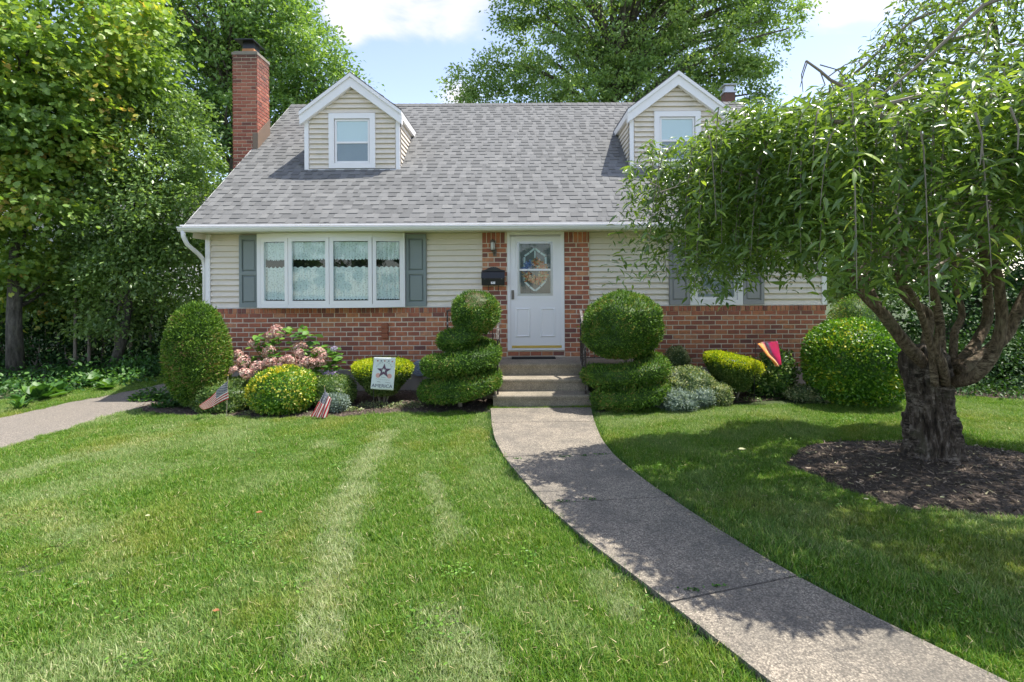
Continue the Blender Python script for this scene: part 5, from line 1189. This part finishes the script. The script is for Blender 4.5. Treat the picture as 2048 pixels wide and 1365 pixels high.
# tall tree behind chimney
tC = thing('tall_tree', 'tall dense tree rising behind the brick chimney', 'tree', (-9.5, 19.5, 0))
el = [E(480, 20, 19, 140, 140), E(590, 110, 19, 95, 90), E(655, 160, 19, 55, 45), E(380, -40, 19, 150, 150), E(330, 150, 20, 110, 110), E(430, 180, 19, 70, 80), E(520, 230, 19, 110, 70), E(410, 300, 20, 70, 60), E(690, 185, 19, 45, 25), E(600, 215, 19, 90, 45), E(545, 20, 19, 75, 80)]
cc = crown('crown', el, 1150, 50, .17, 'diamond', M['f_c'], tC, .55, .55, surf=.8, seed=23)
branches(tC, (-10.5, 19.5, 0), P(470, -60, 19.5), .28, cc, M['bark_g'], 90, 6)
# tree behind the house
tD = thing('oak_tree', 'broad oak standing behind the house, filling the sky between the dormers', 'tree', (4.5, 25, 0))
el = [E(1110, 40, 24, 110, 120), E(1250, 20, 24, 140, 150), E(1400, 30, 24, 130, 140), E(1500, 70, 24, 75, 75), E(1560, 0, 24, 75, 40), E(1150, 150, 24, 110, 65), E(1320, 150, 24, 130, 70), E(960, 150, 24, 50, 40), E(925, 170, 24, 38, 32), E(1020, 130, 24, 60, 55), E(1060, 190, 24, 90, 40), E(970, 195, 24, 50, 22), E(1460, 165, 24, 65, 50), E(1040, 0, 24, 55, 45), E(1200, -90, 24, 220, 80), E(1420, -60, 24, 170, 80), E(1525, 205, 24, 25, 30), E(1500, 130, 24, 35, 25), E(1230, 210, 24, 200, 40)]
cc = crown('crown', el, 1450, 60, .18, 'diamond', M['f_d'], tD, .46, .5, surf=.8, seed=24)
branches(tD, (4.5, 25, 0), P(1230, -50, 24.5), .42, cc, M['bark_g'], 120, 7)
# trees on the right behind the weeping tree
tE = thing('evergreen_tree', 'dark evergreen mass behind the weeping tree at the right edge', 'tree', (9.5, 11, 0))
el = [E(1900, 640, 11, 170, 110), E(2080, 600, 11, 140, 170), E(1800, 700, 11.3, 120, 60), E(2000, 470, 11.6, 160, 140)]
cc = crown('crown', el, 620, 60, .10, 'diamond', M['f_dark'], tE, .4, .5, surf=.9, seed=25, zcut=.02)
branches(tE, (9.5, 11.5, 0), P(1990, 420, 11.8), .14, cc, M['bark_g'], 26, 8)
tF = thing('leafy_tree', 'light green tree showing behind the right end of the house', 'tree', (7.6, 13, 0))
el = [E(1700, 470, 13, 95, 110), E(1800, 400, 13, 120, 140), E(1780, 540, 13, 120, 60), E(1690, 560, 12.6, 40, 40)]
cc = crown('crown', el, 420, 56, .12, 'diamond', M['f_b'], tF, .45, .5, surf=.85, seed=26)
branches(tF, (7.9, 13, 0), P(1790, 330, 13), .12, cc, M['bark_g'], 26, 9)
# dark hedge right ground
def hedge(name, label, ells, n, size, kind, m, seed, cat='hedge', zc=.02):
    t = thing(name, label, cat, (ells[0][0][0], ells[0][0][1], 0)); cc = crown('foliage', ells, n, 60, size, kind, m, t, .32, .7, surf=.9, seed=seed, zcut=zc)
    s = MB(); rr = random.Random(seed)
    for c in cc[::6]: s.tube([(c[0]+rr.uniform(-.2, .2), c[1]+.1, 0), (c[0], c[1], c[2]*.6), tuple(c)], [.02, .015, .006], 5)
    s.build('stem', M['twig'], t); return t
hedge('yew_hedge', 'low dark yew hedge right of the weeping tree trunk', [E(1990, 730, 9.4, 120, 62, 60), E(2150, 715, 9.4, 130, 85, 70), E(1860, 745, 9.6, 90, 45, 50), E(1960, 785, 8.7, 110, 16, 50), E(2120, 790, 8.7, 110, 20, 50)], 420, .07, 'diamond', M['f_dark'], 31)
# left understorey
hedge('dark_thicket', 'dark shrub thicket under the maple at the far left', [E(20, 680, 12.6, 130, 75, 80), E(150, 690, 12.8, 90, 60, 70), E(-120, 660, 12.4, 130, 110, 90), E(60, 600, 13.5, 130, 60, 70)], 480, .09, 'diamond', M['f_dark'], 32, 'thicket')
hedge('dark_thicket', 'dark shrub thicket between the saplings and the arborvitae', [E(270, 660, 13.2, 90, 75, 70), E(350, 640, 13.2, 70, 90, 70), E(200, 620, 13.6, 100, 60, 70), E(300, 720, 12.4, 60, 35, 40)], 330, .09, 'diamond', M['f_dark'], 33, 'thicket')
hedge('pachysandra', 'leafy green low planting edging the far side of the driveway', [E(230, 752, 10.9, 105, 22, 60), E(305, 742, 11.2, 50, 26, 60), E(90, 770, 10.3, 110, 22, 60), E(-70, 785, 10, 120, 30, 60), E(60, 790, 9.3, 90, 20, 60), E(200, 772, 9.9, 90, 16, 50), E(-60, 805, 9, 100, 24, 60)], 380, .085, 'oval', M['f_under'], 34, 'low planting')
# hostas
for i, (px, py, s, lab) in enumerate(((75,795,1.0,'leftmost broad hosta beside the driveway'),(40,812,.7,'small strappy hosta nearest the left edge of the photo'),(185,765,.9,'middle hosta in front of the thin saplings'),(215,772,.7,'hosta closest to the bend of the driveway'),(110,785,.8,'hosta right of the leftmost broad one'))):
    x, y = G(px, py+8); t = thing('hosta', lab, 'plant', (x, y, 0), 'hostas edging the driveway'); k = 26
    a = rng.uniform(0, 6.28, k); D = np.c_[np.cos(a), np.sin(a), rng.uniform(.3, 1.3, k)]; C = np.tile([x, y, .01], (k, 1))+rng.normal(0, .03, (k, 3))*[1, 1, 0]
    T0 = rng.uniform(.25, .42, k)*s; o = link('foliage', leaves('foliage', C, D, np.c_[-D[:, 0], -D[:, 1], np.ones(k)*1.2], T0, 'strap' if i == 1 else 'oval', M['f_under']), t)
# neighbour house glimpsed through the trees
nh = thing('neighbour_house', 'pale house glimpsed through the trees at the far left', 'house', (-25, 27, 0))
MB().box(-34, -18.5, 27, 33, 0, 5.2).build('wall', pm('white_siding', (.5,.5,.5), (.45,.45,.45), 2, .6), nh)
MB().prism([(-34.5, 26.6, 5.2), (-34.5, 33.4, 5.2), (-34.5, 30, 7.8)], (16.5, 0, 0)).build('roof', M['sh_a'], nh)
for x in (-31, -27.5, -24, -20.6):
    for z in (1.2, 3.6):
        w_ = MB().box(x, x+1, 26.93, 26.998, z, z+1.2).build('window', M['white'], nh); MB().box(x+.08, x+.92, 26.9, 26.928, z+.08, z+1.12).build('window_pane', M['dark'], w_)
# street side trees (behind the camera, reflected in the windows)
hs = hedge('street_trees', 'row of green trees across the street, seen only as reflections', [((-12, -24, 5), (5, 2, 4)), ((-3, -26, 5.5), (5, 2, 4.5)), ((7, -25, 5), (5, 2, 4)), ((16, -24, 6), (5, 2, 5)), ((-22, -24, 6), (6, 2, 5))], 700, .4, 'diamond', M['f_c'], 35, 'trees'); hs['kind'] = 'stuff'

# ------------------------------------------------------------------ weeping cherry
ch_t = thing('weeping_cherry', 'weeping cherry with a thick gnarled trunk spreading over the lawn and walkway', 'tree', (*G(1868, 930), 0))
bxy = G(1868, 932); TX, TY = bxy[0], 5.35
tr = MB(); seg = 168; rows = 130; prof = [(0, .27), (.06, .235), (.2, .208), (.45, .192), (.65, .188), (.85, .195), (1.0, .205), (1.12, .20), (1.2, .14), (1.26, .05)]
for j in range(rows+1):
    z = -.03+1.26*j/rows; r0 = float(np.interp(z, [p[0] for p in prof], [p[1] for p in prof]))
    cxo = TX+.03*math.sin(z*4)-.03*z; 
    for k in range(seg):
        a = 2*math.pi*k/seg; aa = a+.25*z
        fl_ = .075*abs(math.sin(aa*3.5+1.6*math.sin(z*3.1)+.6))**.55+.03*math.sin(aa*8+z*3)
        n1 = nz3((math.cos(a)*1.4, math.sin(a)*1.4, z*1.6), 2.2)*.16+nz3((math.cos(a)*3, math.sin(a)*3, z*3), 3.1)*.07+nz3((math.cos(a)*7, math.sin(a)*7, z*3), 3.1)*.05
        rg_ = abs(nz3((math.cos(a)*2.1+.3, math.sin(a)*2.1, z*1.5), 3.3)); n1 += .10-.42*max(0, .22-rg_)+.05*nz3((math.cos(a)*9, math.sin(a)*9, z*12), 2)
        r = r0*(1.0-.09+n1)+fl_*(.8 if z < .5 else .5)-.03; r *= 1+.22*math.exp(-max(0, z)/.09)*abs(math.sin(aa*3.5+.6))**2
        tr.v.append((cxo+r*math.cos(a), TY+r*math.sin(a), z))
for j in range(rows):
    for k in range(seg): a = j*seg+k; b_ = j*seg+(k+1) % seg; tr.f.append((a, b_, b_+seg, a+seg))
tr.f.append(tuple(rows*seg+k for k in range(seg)))
tr.build('trunk', M['bark_c'], ch_t, True)
def limb(pl, r0, r1, ext):
    pts = [P(*p) for p in pl]; pts += [Vector(e_) for e_ in ext]
    # smooth
    q = []
    for i in range(len(pts)-1):
        p0, p1, p2, p3 = pts[max(i-1, 0)], pts[i], pts[i+1], pts[min(i+2, len(pts)-1)]
        for k in range(6):
            t = k/6; q.append(.5*((2*p1)+(p2-p0)*t+(2*p0-5*p1+4*p2-p3)*t*t+(3*p1-p0-3*p2+p3)*t**3))
    q.append(pts[-1]); n = len(q); rad = [r0+(r1-r0)*i/(n-1) for i in range(n)]
    b = MB(); rad = [x*.68 for x in rad]; b.tube(q, rad, 12, bump=lambda p, a, i: 1+.14*nz3((p.x*3+math.cos(a), p.y*3+math.sin(a), p.z*3), 2.5)); b.build('limb', M['limb_c'], ch_t, True); return q
limbs = []
limbs.append(limb([(1862,745,5.35),(1842,722,5.25),(1805,681,5.15),(1767,629,5.1),(1729,590,5.1),(1705,543,5.1),(1690,495,5.1)], .105, .03, [(2.9,5.0,2.7),(2.4,4.9,3.1),(1.8,4.9,3.25)]))
limbs.append(limb([(1767,629,5.1),(1740,575,5.3),(1712,530,5.5)], .045, .02, [(2.9,5.7,2.8),(2.4,6.1,3.2)]))
limbs.append(limb([(1852,750,5.4),(1852,690,5.5),(1857,629,5.6),(1815,600,5.6),(1795,557,5.6),(1805,510,5.6)], .085, .025, [(3.7,5.7,2.9),(3.3,5.9,3.5),(2.7,6.0,3.4)]))
limbs.append(limb([(1890,765,5.15),(1884,729,5.0),(1871,695,4.95),(1881,657,4.9),(1867,581,4.85),(1850,530,4.8)], .07, .03, [(3.6,4.5,2.9),(3.0,4.2,3.3),(2.5,3.9,3.1)]))
limbs.append(limb([(1905,750,5.5),(1909,667,5.7),(1924,629,5.8),(1910,567,5.8),(1905,500,5.8)], .06, .02, [(4.6,5.8,3.2),(4.5,5.8,4.2),(4.1,5.6,4.6)]))
limbs.append(limb([(1910,740,5.45),(1952,686,5.7),(1976,629,5.8),(1971,543,5.8),(1965,480,5.7)], .09, .03, [(5.0,5.6,3.3),(4.9,5.3,4.3),(4.4,5.0,4.8)]))
limbs.append(limb([(1905,765,5.2),(1950,752,4.95),(1988,705,4.85),(2003,640,4.8),(1998,570,4.75),(1990,500,4.7)], .085, .04, [(4.3,4.5,3.0),(4.2,4.2,3.9),(3.9,3.8,4.1)]))
limbs.append(limb([(1915,745,5.4),(2000,683,5.5),(2040,614,5.5),(2075,540,5.5)], .10, .04, [(5.7,5.3,2.9),(6.3,5.1,3.4),(6.9,5.0,3.3)]))
limbs.append(limb([(1885,740,5.5),(1880,640,5.9),(1860,560,6.1)], .06, .02, [(4.6,6.3,3.0),(4.4,6.5,3.6)]))
limbs.append(limb([(1870,770,5.1),(1860,690,4.95),(1835,610,4.7),(1800,540,4.4)], .05, .02, [(3.1,4.1,2.4),(2.8,3.7,2.9),(2.2,3.6,3.0)]))
CC = (4.6, 4.9); RXc, RYc = 3.22, 2.12
def ztop(rho, x, y): 
    return np.interp(rho, [0, .2, .3, .38, .46, .65, .85, .95, 1.05], [5.15, 4.95, 4.5, 4.05, 3.75, 3.55, 3.5, 3.4, 3.1])-.55*np.clip((4.9-y)/2.1, 0, 1)*np.clip((3.7-x)/1.2, 0, 1)
ns = 3700; r_ = np.random.default_rng(5)
th = r_.uniform(0, 2*math.pi, ns); rho = np.where(r_.random(ns) < .42, r_.uniform(.72, 1.0, ns), np.sqrt(r_.random(ns))*.95)
lump = 1+.07*np.sin(th*5+.5)+.05*np.sin(th*11+2)
sx = CC[0]+RXc*rho*lump*np.cos(th); sy = CC[1]+RYc*rho*lump*np.sin(th)
sz = ztop(rho, sx, sy)-r_.random(ns)**1.6*.5+.12*np.sin(sx*4+sy*3)
# inside frame corridor: keep branches short where the trunk is seen
zbot = 1.84+.10*np.sin(sx*5+sy*2)+.12*r_.random(ns)+np.where(sx > 3.0, .25, 0)+.12*np.sin(th*9)
inner = rho < .72
Lmax = np.where(inner, r_.uniform(.35, 1.0, ns), r_.uniform(.5, 1.7, ns))
zend = np.maximum(sz-Lmax, zbot)
# extra lower curtain strands near the rim
C_, D_, N_, tw, SR_ = [], [], [], [], []
for i in range(ns):
    L = sz[i]-zend[i]
    if L < .12: continue
    ox, oy = math.cos(th[i]), math.sin(th[i]); ta = r_.uniform(0, 6.28); ox, oy = ox*.55+.8*math.cos(ta), oy*.55+.8*math.sin(ta); k = max(4, int(L*1.15/.038)); tt = np.linspace(0, 1, k)
    lean = (r_.uniform(.1, .6)*L+.08)*(1 if rho[i] < .7 else .3); arch = np.sqrt(tt)
    wob = r_.normal(0, .05, 2)
    X = sx[i]+ox*lean*arch+wob[0]*tt; Y = sy[i]+oy*lean*arch*.7+wob[1]*tt; Z = sz[i]+.05*np.sin(tt*3)-L*tt**1.15
    if i % 8 == 0: tw.append(np.c_[X, Y, Z][::max(1, k//6)])
    s = np.where(np.arange(k) % 2 == 0, 1, -1); a = r_.uniform(0, 6.28)+np.arange(k)*2.4
    d_ = np.c_[np.cos(a)*.75+ox*.15, np.sin(a)*.75+oy*.15, -r_.uniform(-.35, .95, k)]
    n_ = np.c_[np.cos(a)*.4, np.sin(a)*.4-.15, np.ones(k)*.9]+r_.normal(0, .45, (k, 3))
    keep = r_.random(k) < .93
    C_.append(np.c_[X, Y, Z][keep]); D_.append(d_[keep]); N_.append(n_[keep]); SR_.append(np.full(keep.sum(), r_.random()))
C_, D_, N_ = np.concatenate(C_), np.concatenate(D_), np.concatenate(N_)
sizes = .104*r_.uniform(.45, 1.3, len(C_))*np.where(C_[:, 1] < 4.2, 1.08, 1)
def project(C):
    return CX+C[:, 0]/C[:, 1]*FPX, CY-(C[:, 2]-CAMZ)/C[:, 1]*FPX
px, py = project(C_)
# the 300 nearest outer leaves in view become single leaf objects
vis = (px > 1250) & (px < 2040) & (py > 5) & (py < 620); dist = C_[:, 1]+.5*np.abs(rho.mean()); order = np.argsort(np.where(vis, C_[:, 1]-sizes*6, 99))[:300]
msk = np.ones(len(C_), bool); msk[order] = False
rn = np.clip(.55*np.concatenate(SR_)+.45*r_.random(len(C_)), 0, 1)**1.2
cro = link('crown', leaves('crown', C_[msk], D_[msk], N_[msk], sizes[msk], 'lance', M['f_cherry'], rn[msk]), ch_t); cro['kind'] = 'stuff'
Tl, Fl = tmpl('lance'); lm = rawmesh('leaf', Tl, np.array(Fl), M['leafobj_c'])
for i in order: put_leaf(lm, ch_t, Vector(C_[i]), D_[i], N_[i], float(sizes[i]))
tb = MB()
for p in tw:
    if len(p) > 2: tb.tube([tuple(q) for q in p], list(np.linspace(.006, .0025, len(p))), 4, False)
# arching carrier branches from limb ends out to the rim
rr = random.Random(9)
for i in range(95):
    lb_ = rr.choice(limbs); s = lb_[rr.randrange(len(lb_)//2, len(lb_))]; a = rr.uniform(0, 6.28); q = rr.uniform(.45, .97)
    x, y = CC[0]+RXc*q*math.cos(a), CC[1]+RYc*q*math.sin(a); e_ = Vector((x, y, float(ztop(q, x, y))-.45)); m_ = s.lerp(e_, .5)+Vector((0, 0, .12))
    tb.tube([s, s.lerp(m_, .5)+Vector((rr.uniform(-.1, .1), 0, .1)), m_, m_.lerp(e_, .5)+Vector((0, 0, .05)), e_], [.02, .016, .013, .01, .006], 5, False)
# bare dead branch at the top left and bare hanging twigs
dz = 4.6
tb.tube([P(1700,180,dz), P(1660,160,dz), P(1640,142,dz), P(1612,122,dz)], [.018, .014, .012, .010], 6)
for a_, b_, c__ in (((1612,122),(1603,150),(1606,185)), ((1615,124),(1608,145),(1600,175)), ((1655,155),(1690,130),(1740,115)), ((1640,142),(1650,170),(1630,195)), ((1660,160),(1668,180),(1665,205)), ((1640,130),(1675,140),(1700,165))): tb.tube([P(*a_, dz), P(*b_, dz), P(*c__, dz)], [.006, .005, .003], 5)
for (x0, y0, x1, y1, dz) in ((1660,215,1655,320,3.7),(1785,255,1795,420,3.3),(1795,240,1800,345,3.35),(1690,235,1680,300,3.9),(1300,365,1320,385,4.9),(1320,385,1360,365,4.9),(1790,420,1788,465,3.2),(2020,215,2035,300,2.9),(1950,225,1960,330,3.0)):
    m_ = ((x0+x1)/2+10, (y0+y1)/2); tb.tube([P(x0, y0, dz), P(*m_, dz), P(x1, y1, dz)], [.007, .005, .003], 5)
tb.tube([P(1740,190,3.9), P(1700,200,3.85), P(1675,212,3.8), P(1664,240,3.8)], [.014, .012, .009, .006], 6)
tb.build('twigs', M['twig'], ch_t)['kind'] = 'stuff'

# ------------------------------------------------------------------ lawn grass
def tuft(i, n, h, rad):
    r = np.random.default_rng(100+i); a = r.uniform(0, 6.28, n); q = np.sqrt(r.random(n))*rad
    bx_, by_ = q*np.cos(a), q*np.sin(a); ld = r.uniform(0, 6.28, n); lean = r.uniform(.15, 1.15, n); H = h*r.uniform(.55, 1.2, n); w = r.uniform(.0012, .0026, n)
    V = np.zeros((n, 5, 3)); sd_ = np.c_[-np.sin(ld), np.cos(ld)]
    for k, (t, ww) in enumerate(((0, 1), (0, -1), (.55, .8), (.55, -.8), (1, 0))):
        V[:, k, 0] = bx_+np.cos(ld)*lean*H*t**1.6*.8+sd_[:, 0]*w*ww; V[:, k, 1] = by_+np.sin(ld)*lean*H*t**1.6*.8+sd_[:, 1]*w*ww
        V[:, k, 2] = H*t*(1-.25*lean*t)-.004
    F = np.array([(0,1,2),(1,3,2),(2,3,4)])[None]+(np.arange(n)*5)[:, None, None]
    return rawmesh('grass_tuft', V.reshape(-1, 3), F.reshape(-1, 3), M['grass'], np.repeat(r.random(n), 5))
def grassmat():
    m, nt, b, o = newmat('grass_blades')
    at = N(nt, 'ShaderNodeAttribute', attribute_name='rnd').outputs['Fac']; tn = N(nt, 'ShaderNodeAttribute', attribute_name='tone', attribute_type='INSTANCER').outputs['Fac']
    ty = N(nt, 'ShaderNodeAttribute', attribute_name='dry', attribute_type='INSTANCER').outputs['Fac']
    g1 = ramp(nt, at, [(0, (.065,.165,.016)), (.5, (.135,.285,.028)), (.85, (.25,.38,.05)), (.94, (.38,.41,.12)), (1, (.60,.54,.30))])
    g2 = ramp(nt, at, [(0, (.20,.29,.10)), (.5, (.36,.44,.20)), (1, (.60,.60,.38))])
    g3 = ramp(nt, at, [(0, (.17,.23,.02)), (.5, (.32,.34,.05)), (1, (.55,.47,.17))])
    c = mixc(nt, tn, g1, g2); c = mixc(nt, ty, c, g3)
    nt.links.new(c, b.inputs['Base Color']); b.inputs['Roughness'].default_value = .5; b.inputs['Specular IOR Level'].default_value = .35
    t = N(nt, 'ShaderNodeBsdfTranslucent'); nt.links.new(mixc(nt, 1, c, (1.2, 1.25, .6), 'MULTIPLY'), t.inputs[0]); x = N(nt, 'ShaderNodeMixShader'); x.inputs[0].default_value = .35
    nt.links.new(b.outputs[0], x.inputs[1]); nt.links.new(t.outputs[0], x.inputs[2]); nt.links.new(x.outputs[0], o.inputs[0]); return m
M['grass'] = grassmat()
tcol = bpy.data.collections.new('grass_tufts')
for i in range(8): tcol.objects.link(bpy.data.objects.new('grass_tuft', tuft(i, 210, .044, .085)))
sp_ = .072; gx, gy = np.meshgrid(np.arange(-9.5, 11.5, sp_), np.arange(1.0, 10.5, sp_)); gx = gx.ravel()+rng.uniform(-.5, .5, gx.size)*sp_; gy = gy.ravel()+rng.uniform(-.5, .5, gy.size)*sp_
k = (np.abs(gx) < 1.25*gy+1.2)
gx, gy = gx[k], gy[k]
def grow(p, g): c = p.mean(0); return p
jx, jy = gx+rng.normal(0, .012, gx.size), gy+rng.normal(0, .012, gx.size)
bad = inpoly(jx, jy, WALKP) | inpoly(jx, jy, DRIVEP) | inpoly(jx, jy, BEDL) | inpoly(jx, jy, BEDR) | inring(jx, jy)
for ddx, ddy in ((.045, 0), (-.045, 0), (0, .04), (0, -.04)): bad |= inpoly(jx+ddx, jy+ddy, WALKP) | inring(jx+ddx, jy+ddy)
bad |= (gy > 7.9) & (gx > -5.7) & (gx < 5.6)
# beyond the driveway only a narrow verge
ex = np.array([G(-420, 930), G(0, 838), G(140, 806), G(300, 776), (-6.85, 10.4)]); left = gx < np.interp(gy, ex[:, 1], ex[:, 0]); bad |= left & (gx < np.interp(gy, ex[:, 1], ex[:, 0])-1.3)
gx, gy = gx[~bad], gy[~bad]
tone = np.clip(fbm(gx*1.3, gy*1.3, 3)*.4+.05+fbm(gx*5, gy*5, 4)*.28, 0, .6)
def sheen_strip(pl, w, s):  # sheen of the mown stripes put into the tuft colour
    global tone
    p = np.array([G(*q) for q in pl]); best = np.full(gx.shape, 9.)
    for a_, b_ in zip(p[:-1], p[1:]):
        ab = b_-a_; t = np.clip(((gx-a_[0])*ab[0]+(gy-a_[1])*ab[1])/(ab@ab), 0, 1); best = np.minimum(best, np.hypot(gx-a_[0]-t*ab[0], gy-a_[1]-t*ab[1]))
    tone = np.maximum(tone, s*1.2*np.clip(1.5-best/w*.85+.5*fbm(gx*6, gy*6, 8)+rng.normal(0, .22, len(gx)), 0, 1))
sheen_strip([(775,870),(735,930),(695,1000),(668,1090),(648,1200),(640,1290)], .12, .8)
sheen_strip([(855,955),(880,1000),(905,1075)], .07, .6)
sheen_strip([(1215,1170),(1235,1230)], .08, .7); sheen_strip([(870,1230),(920,1300),(950,1365)], .11, .65)
sheen_strip([(0,960),(120,925),(240,900)], .15, .6); sheen_strip([(0,1050),(90,1040),(160,1075)], .14, .5); sheen_strip([(300,905),(420,880),(520,880)], .12, .35); sheen_strip([(640,892),(670,895)], .1, .6)
sheen_strip([(1230,850),(1400,830),(1560,828)], .15, .45); sheen_strip([(1190,1290),(1100,1240),(1010,1180)], .1, .3); sheen_strip([(250,1050),(200,1150)], .1, .3)
dry = np.clip(fbm(gx*2.1+5, gy*2.1, 12)*.5-.12+fbm(gx*7, gy*7, 13)*.25, 0, .7)
dry = np.maximum(dry, np.clip((np.hypot((gx-G(950,872)[0])/.35, (gy-G(950,872)[1])/.3) < 1)*.7, 0, 1)*rng.random(len(gx)))
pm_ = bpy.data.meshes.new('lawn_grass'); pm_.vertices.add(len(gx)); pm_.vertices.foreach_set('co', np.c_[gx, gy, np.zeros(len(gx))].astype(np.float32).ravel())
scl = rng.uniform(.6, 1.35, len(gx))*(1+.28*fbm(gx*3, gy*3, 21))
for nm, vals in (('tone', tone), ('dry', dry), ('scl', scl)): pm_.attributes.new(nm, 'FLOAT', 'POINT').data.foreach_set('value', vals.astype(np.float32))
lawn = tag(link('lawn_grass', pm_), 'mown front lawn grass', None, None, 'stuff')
ng = bpy.data.node_groups.new('scatter_tufts', 'GeometryNodeTree'); ng.interface.new_socket('Geometry', in_out='INPUT', socket_type='NodeSocketGeometry'); ng.interface.new_socket('Geometry', in_out='OUTPUT', socket_type='NodeSocketGeometry')
gi, go = N(ng, 'NodeGroupInput'), N(ng, 'NodeGroupOutput'); iop = N(ng, 'GeometryNodeInstanceOnPoints'); ci = N(ng, 'GeometryNodeCollectionInfo'); ci.inputs['Collection'].default_value = tcol; ci.inputs['Separate Children'].default_value = True; ci.inputs['Reset Children'].default_value = True
mtp = N(ng, 'GeometryNodeMeshToPoints'); L = ng.links.new
L(gi.outputs[0], mtp.inputs['Mesh']); L(mtp.outputs[0], iop.inputs['Points']); L(ci.outputs[0], iop.inputs['Instance']); iop.inputs['Pick Instance'].default_value = True
rv = N(ng, 'FunctionNodeRandomValue', data_type='FLOAT_VECTOR'); rv.inputs[0].default_value = (-.12, -.12, 0); rv.inputs[1].default_value = (.12, .12, 6.283); L(rv.outputs[0], iop.inputs['Rotation'])
na = N(ng, 'GeometryNodeInputNamedAttribute', data_type='FLOAT'); na.inputs['Name'].default_value = 'scl'; L(na.outputs[0], iop.inputs['Scale'])
L(iop.outputs[0], go.inputs[0]); md = lawn.modifiers.new('scatter', 'NODES'); md.node_group = ng
# verge and unmown edge weeds along the walk
k = 5200; side = rng.integers(0, 2, k); ii = rng.integers(1, 88, k); pts = np.where(side[:, None] == 0, WLs[ii], WRs[ii]); dirn = np.where(side[:, None] == 0, WLs[ii]-WRs[ii], WRs[ii]-WLs[ii]); dirn = unit(dirn)
pts = pts+dirn*rng.uniform(.0, .03, (k, 1))+rng.normal(0, .028, (k, 2)); k = len(pts)
tag(link('edge_grass', leaves('edge_grass', np.c_[pts, np.zeros(k)], np.c_[rng.normal(0, .5, k), rng.normal(0, .5, k), np.ones(k)], np.c_[rng.normal(0, 1, k), rng.normal(0, 1, k), np.zeros(k)], rng.uniform(.03, .075, k), 'needle', M['f_under'])), 'longer grass blades fringing the walkway', kind='stuff')
# clover and broad-leaved weeds in the turf
cl = []
for i in range(70):
    x, y = rng.uniform(-6, 6), rng.uniform(2.2, 7.2)
    if abs(x) > y*1.02 or inpoly(np.array([x]), np.array([y]), WALKP)[0] or inring(np.array([x]), np.array([y]), .2)[0] or inpoly(np.array([x]), np.array([y]), DRIVEP)[0]: continue
    k = rng.integers(25, 90); q = rng.uniform(.05, .16); cl.append(np.c_[x+rng.normal(0, q, k), y+rng.normal(0, q, k), rng.uniform(.02, .05, k)])
C = np.concatenate(cl); C = C[~inpoly(C[:, 0], C[:, 1], WALKP) & ~inpoly(C[:, 0], C[:, 1], DRIVEP)]; k = len(C)
tag(link('lawn_weeds', leaves('lawn_weeds', C, np.c_[rng.normal(0, 1, k), rng.normal(0, 1, k), rng.random(k)*.3], np.c_[rng.normal(0, .3, k), rng.normal(0, .3, k), np.ones(k)], rng.uniform(.012, .03, k), 'oval', M['f_hyd'])), 'clover and small broad leaved weeds in the lawn', kind='stuff')
k = 5200; C = np.c_[rng.uniform(-8, 8, k), rng.uniform(1.6, 7.3, k), rng.uniform(.03, .055, k)]; C = C[~inpoly(C[:, 0], C[:, 1], WALKP) & ~inpoly(C[:, 0], C[:, 1], DRIVEP) & ~inring(C[:, 0], C[:, 1])]; k = len(C)
M['straw'] = foliage('straw_clipping', [(0, (.35,.28,.13)), (1, (.6,.52,.3))], .7, .2, .2, 0, (1, 1, 1))
tag(link('grass_clippings', leaves('grass_clippings', C, np.c_[rng.normal(0, 1, k), rng.normal(0, 1, k), rng.normal(0, .2, k)], np.c_[np.zeros(k), np.zeros(k), np.ones(k)], rng.uniform(.02, .06, k), 'needle', M['straw'])), 'dry grass clippings scattered over the lawn', kind='stuff')
# fallen leaves
M['dead'] = pm('dead_leaf', (.36,.16,.06), (.25,.11,.04), 40, .8); M['deadp'] = pm('pale_leaf', (.45,.5,.25), (.5,.45,.3), 40, .8)
for (px, py, s, m, lab) in ((518,1028,.055,'dead','brown curled fallen leaf in the middle of the left lawn'),(432,1225,.04,'dead','small brown fallen leaf near the bottom left of the lawn'),(295,1034,.04,'deadp','pale green fallen leaf left of the brown curled leaf'),(690,976,.025,'deadp','tiny pale fallen leaf on the pale mown stripe'),(1733,1001,.045,'deadp','pale yellow fallen leaf at the lower edge of the mulch ring'),(1484,902,.09,'deadp','grey white fallen leaf cluster left of the mulch ring'),(1885,1002,.04,'deadp','pale fallen leaf on the mulch right of the yellow one')):
    x, y = G(px, py, .05); b = MB(); zz = .055 if not inring(np.array([x]), np.array([y]))[0] else .075
    for i in range(7):
        u = i/6; w = s*.32*math.sin(math.pi*min(.98, max(.04, u)))
        b.v += [(x+s*(u-.5), y-w, zz+.25*s*abs(u-.5)+w*.6), (x+s*(u-.5), y, zz+.25*s*abs(u-.5)), (x+s*(u-.5), y+w, zz+.25*s*abs(u-.5)+w*.7)]
    for i in range(6):
        for q in (0, 1): a = i*3+q; b.f.append((a, a+1, a+4, a+3))
    tag(b.build('fallen_leaf', M[m]), lab, 'leaf', 'fallen leaves on the lawn')
# weeds in the walkway joints
cs = []
for (px, py) in ((1035,925),(1130,921),(1170,919),(1200,916),(1128,1012),(1180,1008),(1440,1184),(1385,1192),(1610,1166)):
    x, y = G(px, py); k = 26; cs.append(np.c_[x+rng.normal(0, .035, k), y+rng.normal(0, .008, k), np.full(k, .035)])
C = np.concatenate(cs); k = len(C)
tag(link('joint_weeds', leaves('joint_weeds', C, np.c_[rng.normal(0, 1, k), rng.normal(0, 1, k), rng.random(k)], np.c_[rng.normal(0, .5, k), rng.normal(0, .5, k), np.ones(k)], .022, 'oval', M['f_under'])), 'tiny weeds sprouting in the walkway joints', kind='stuff')
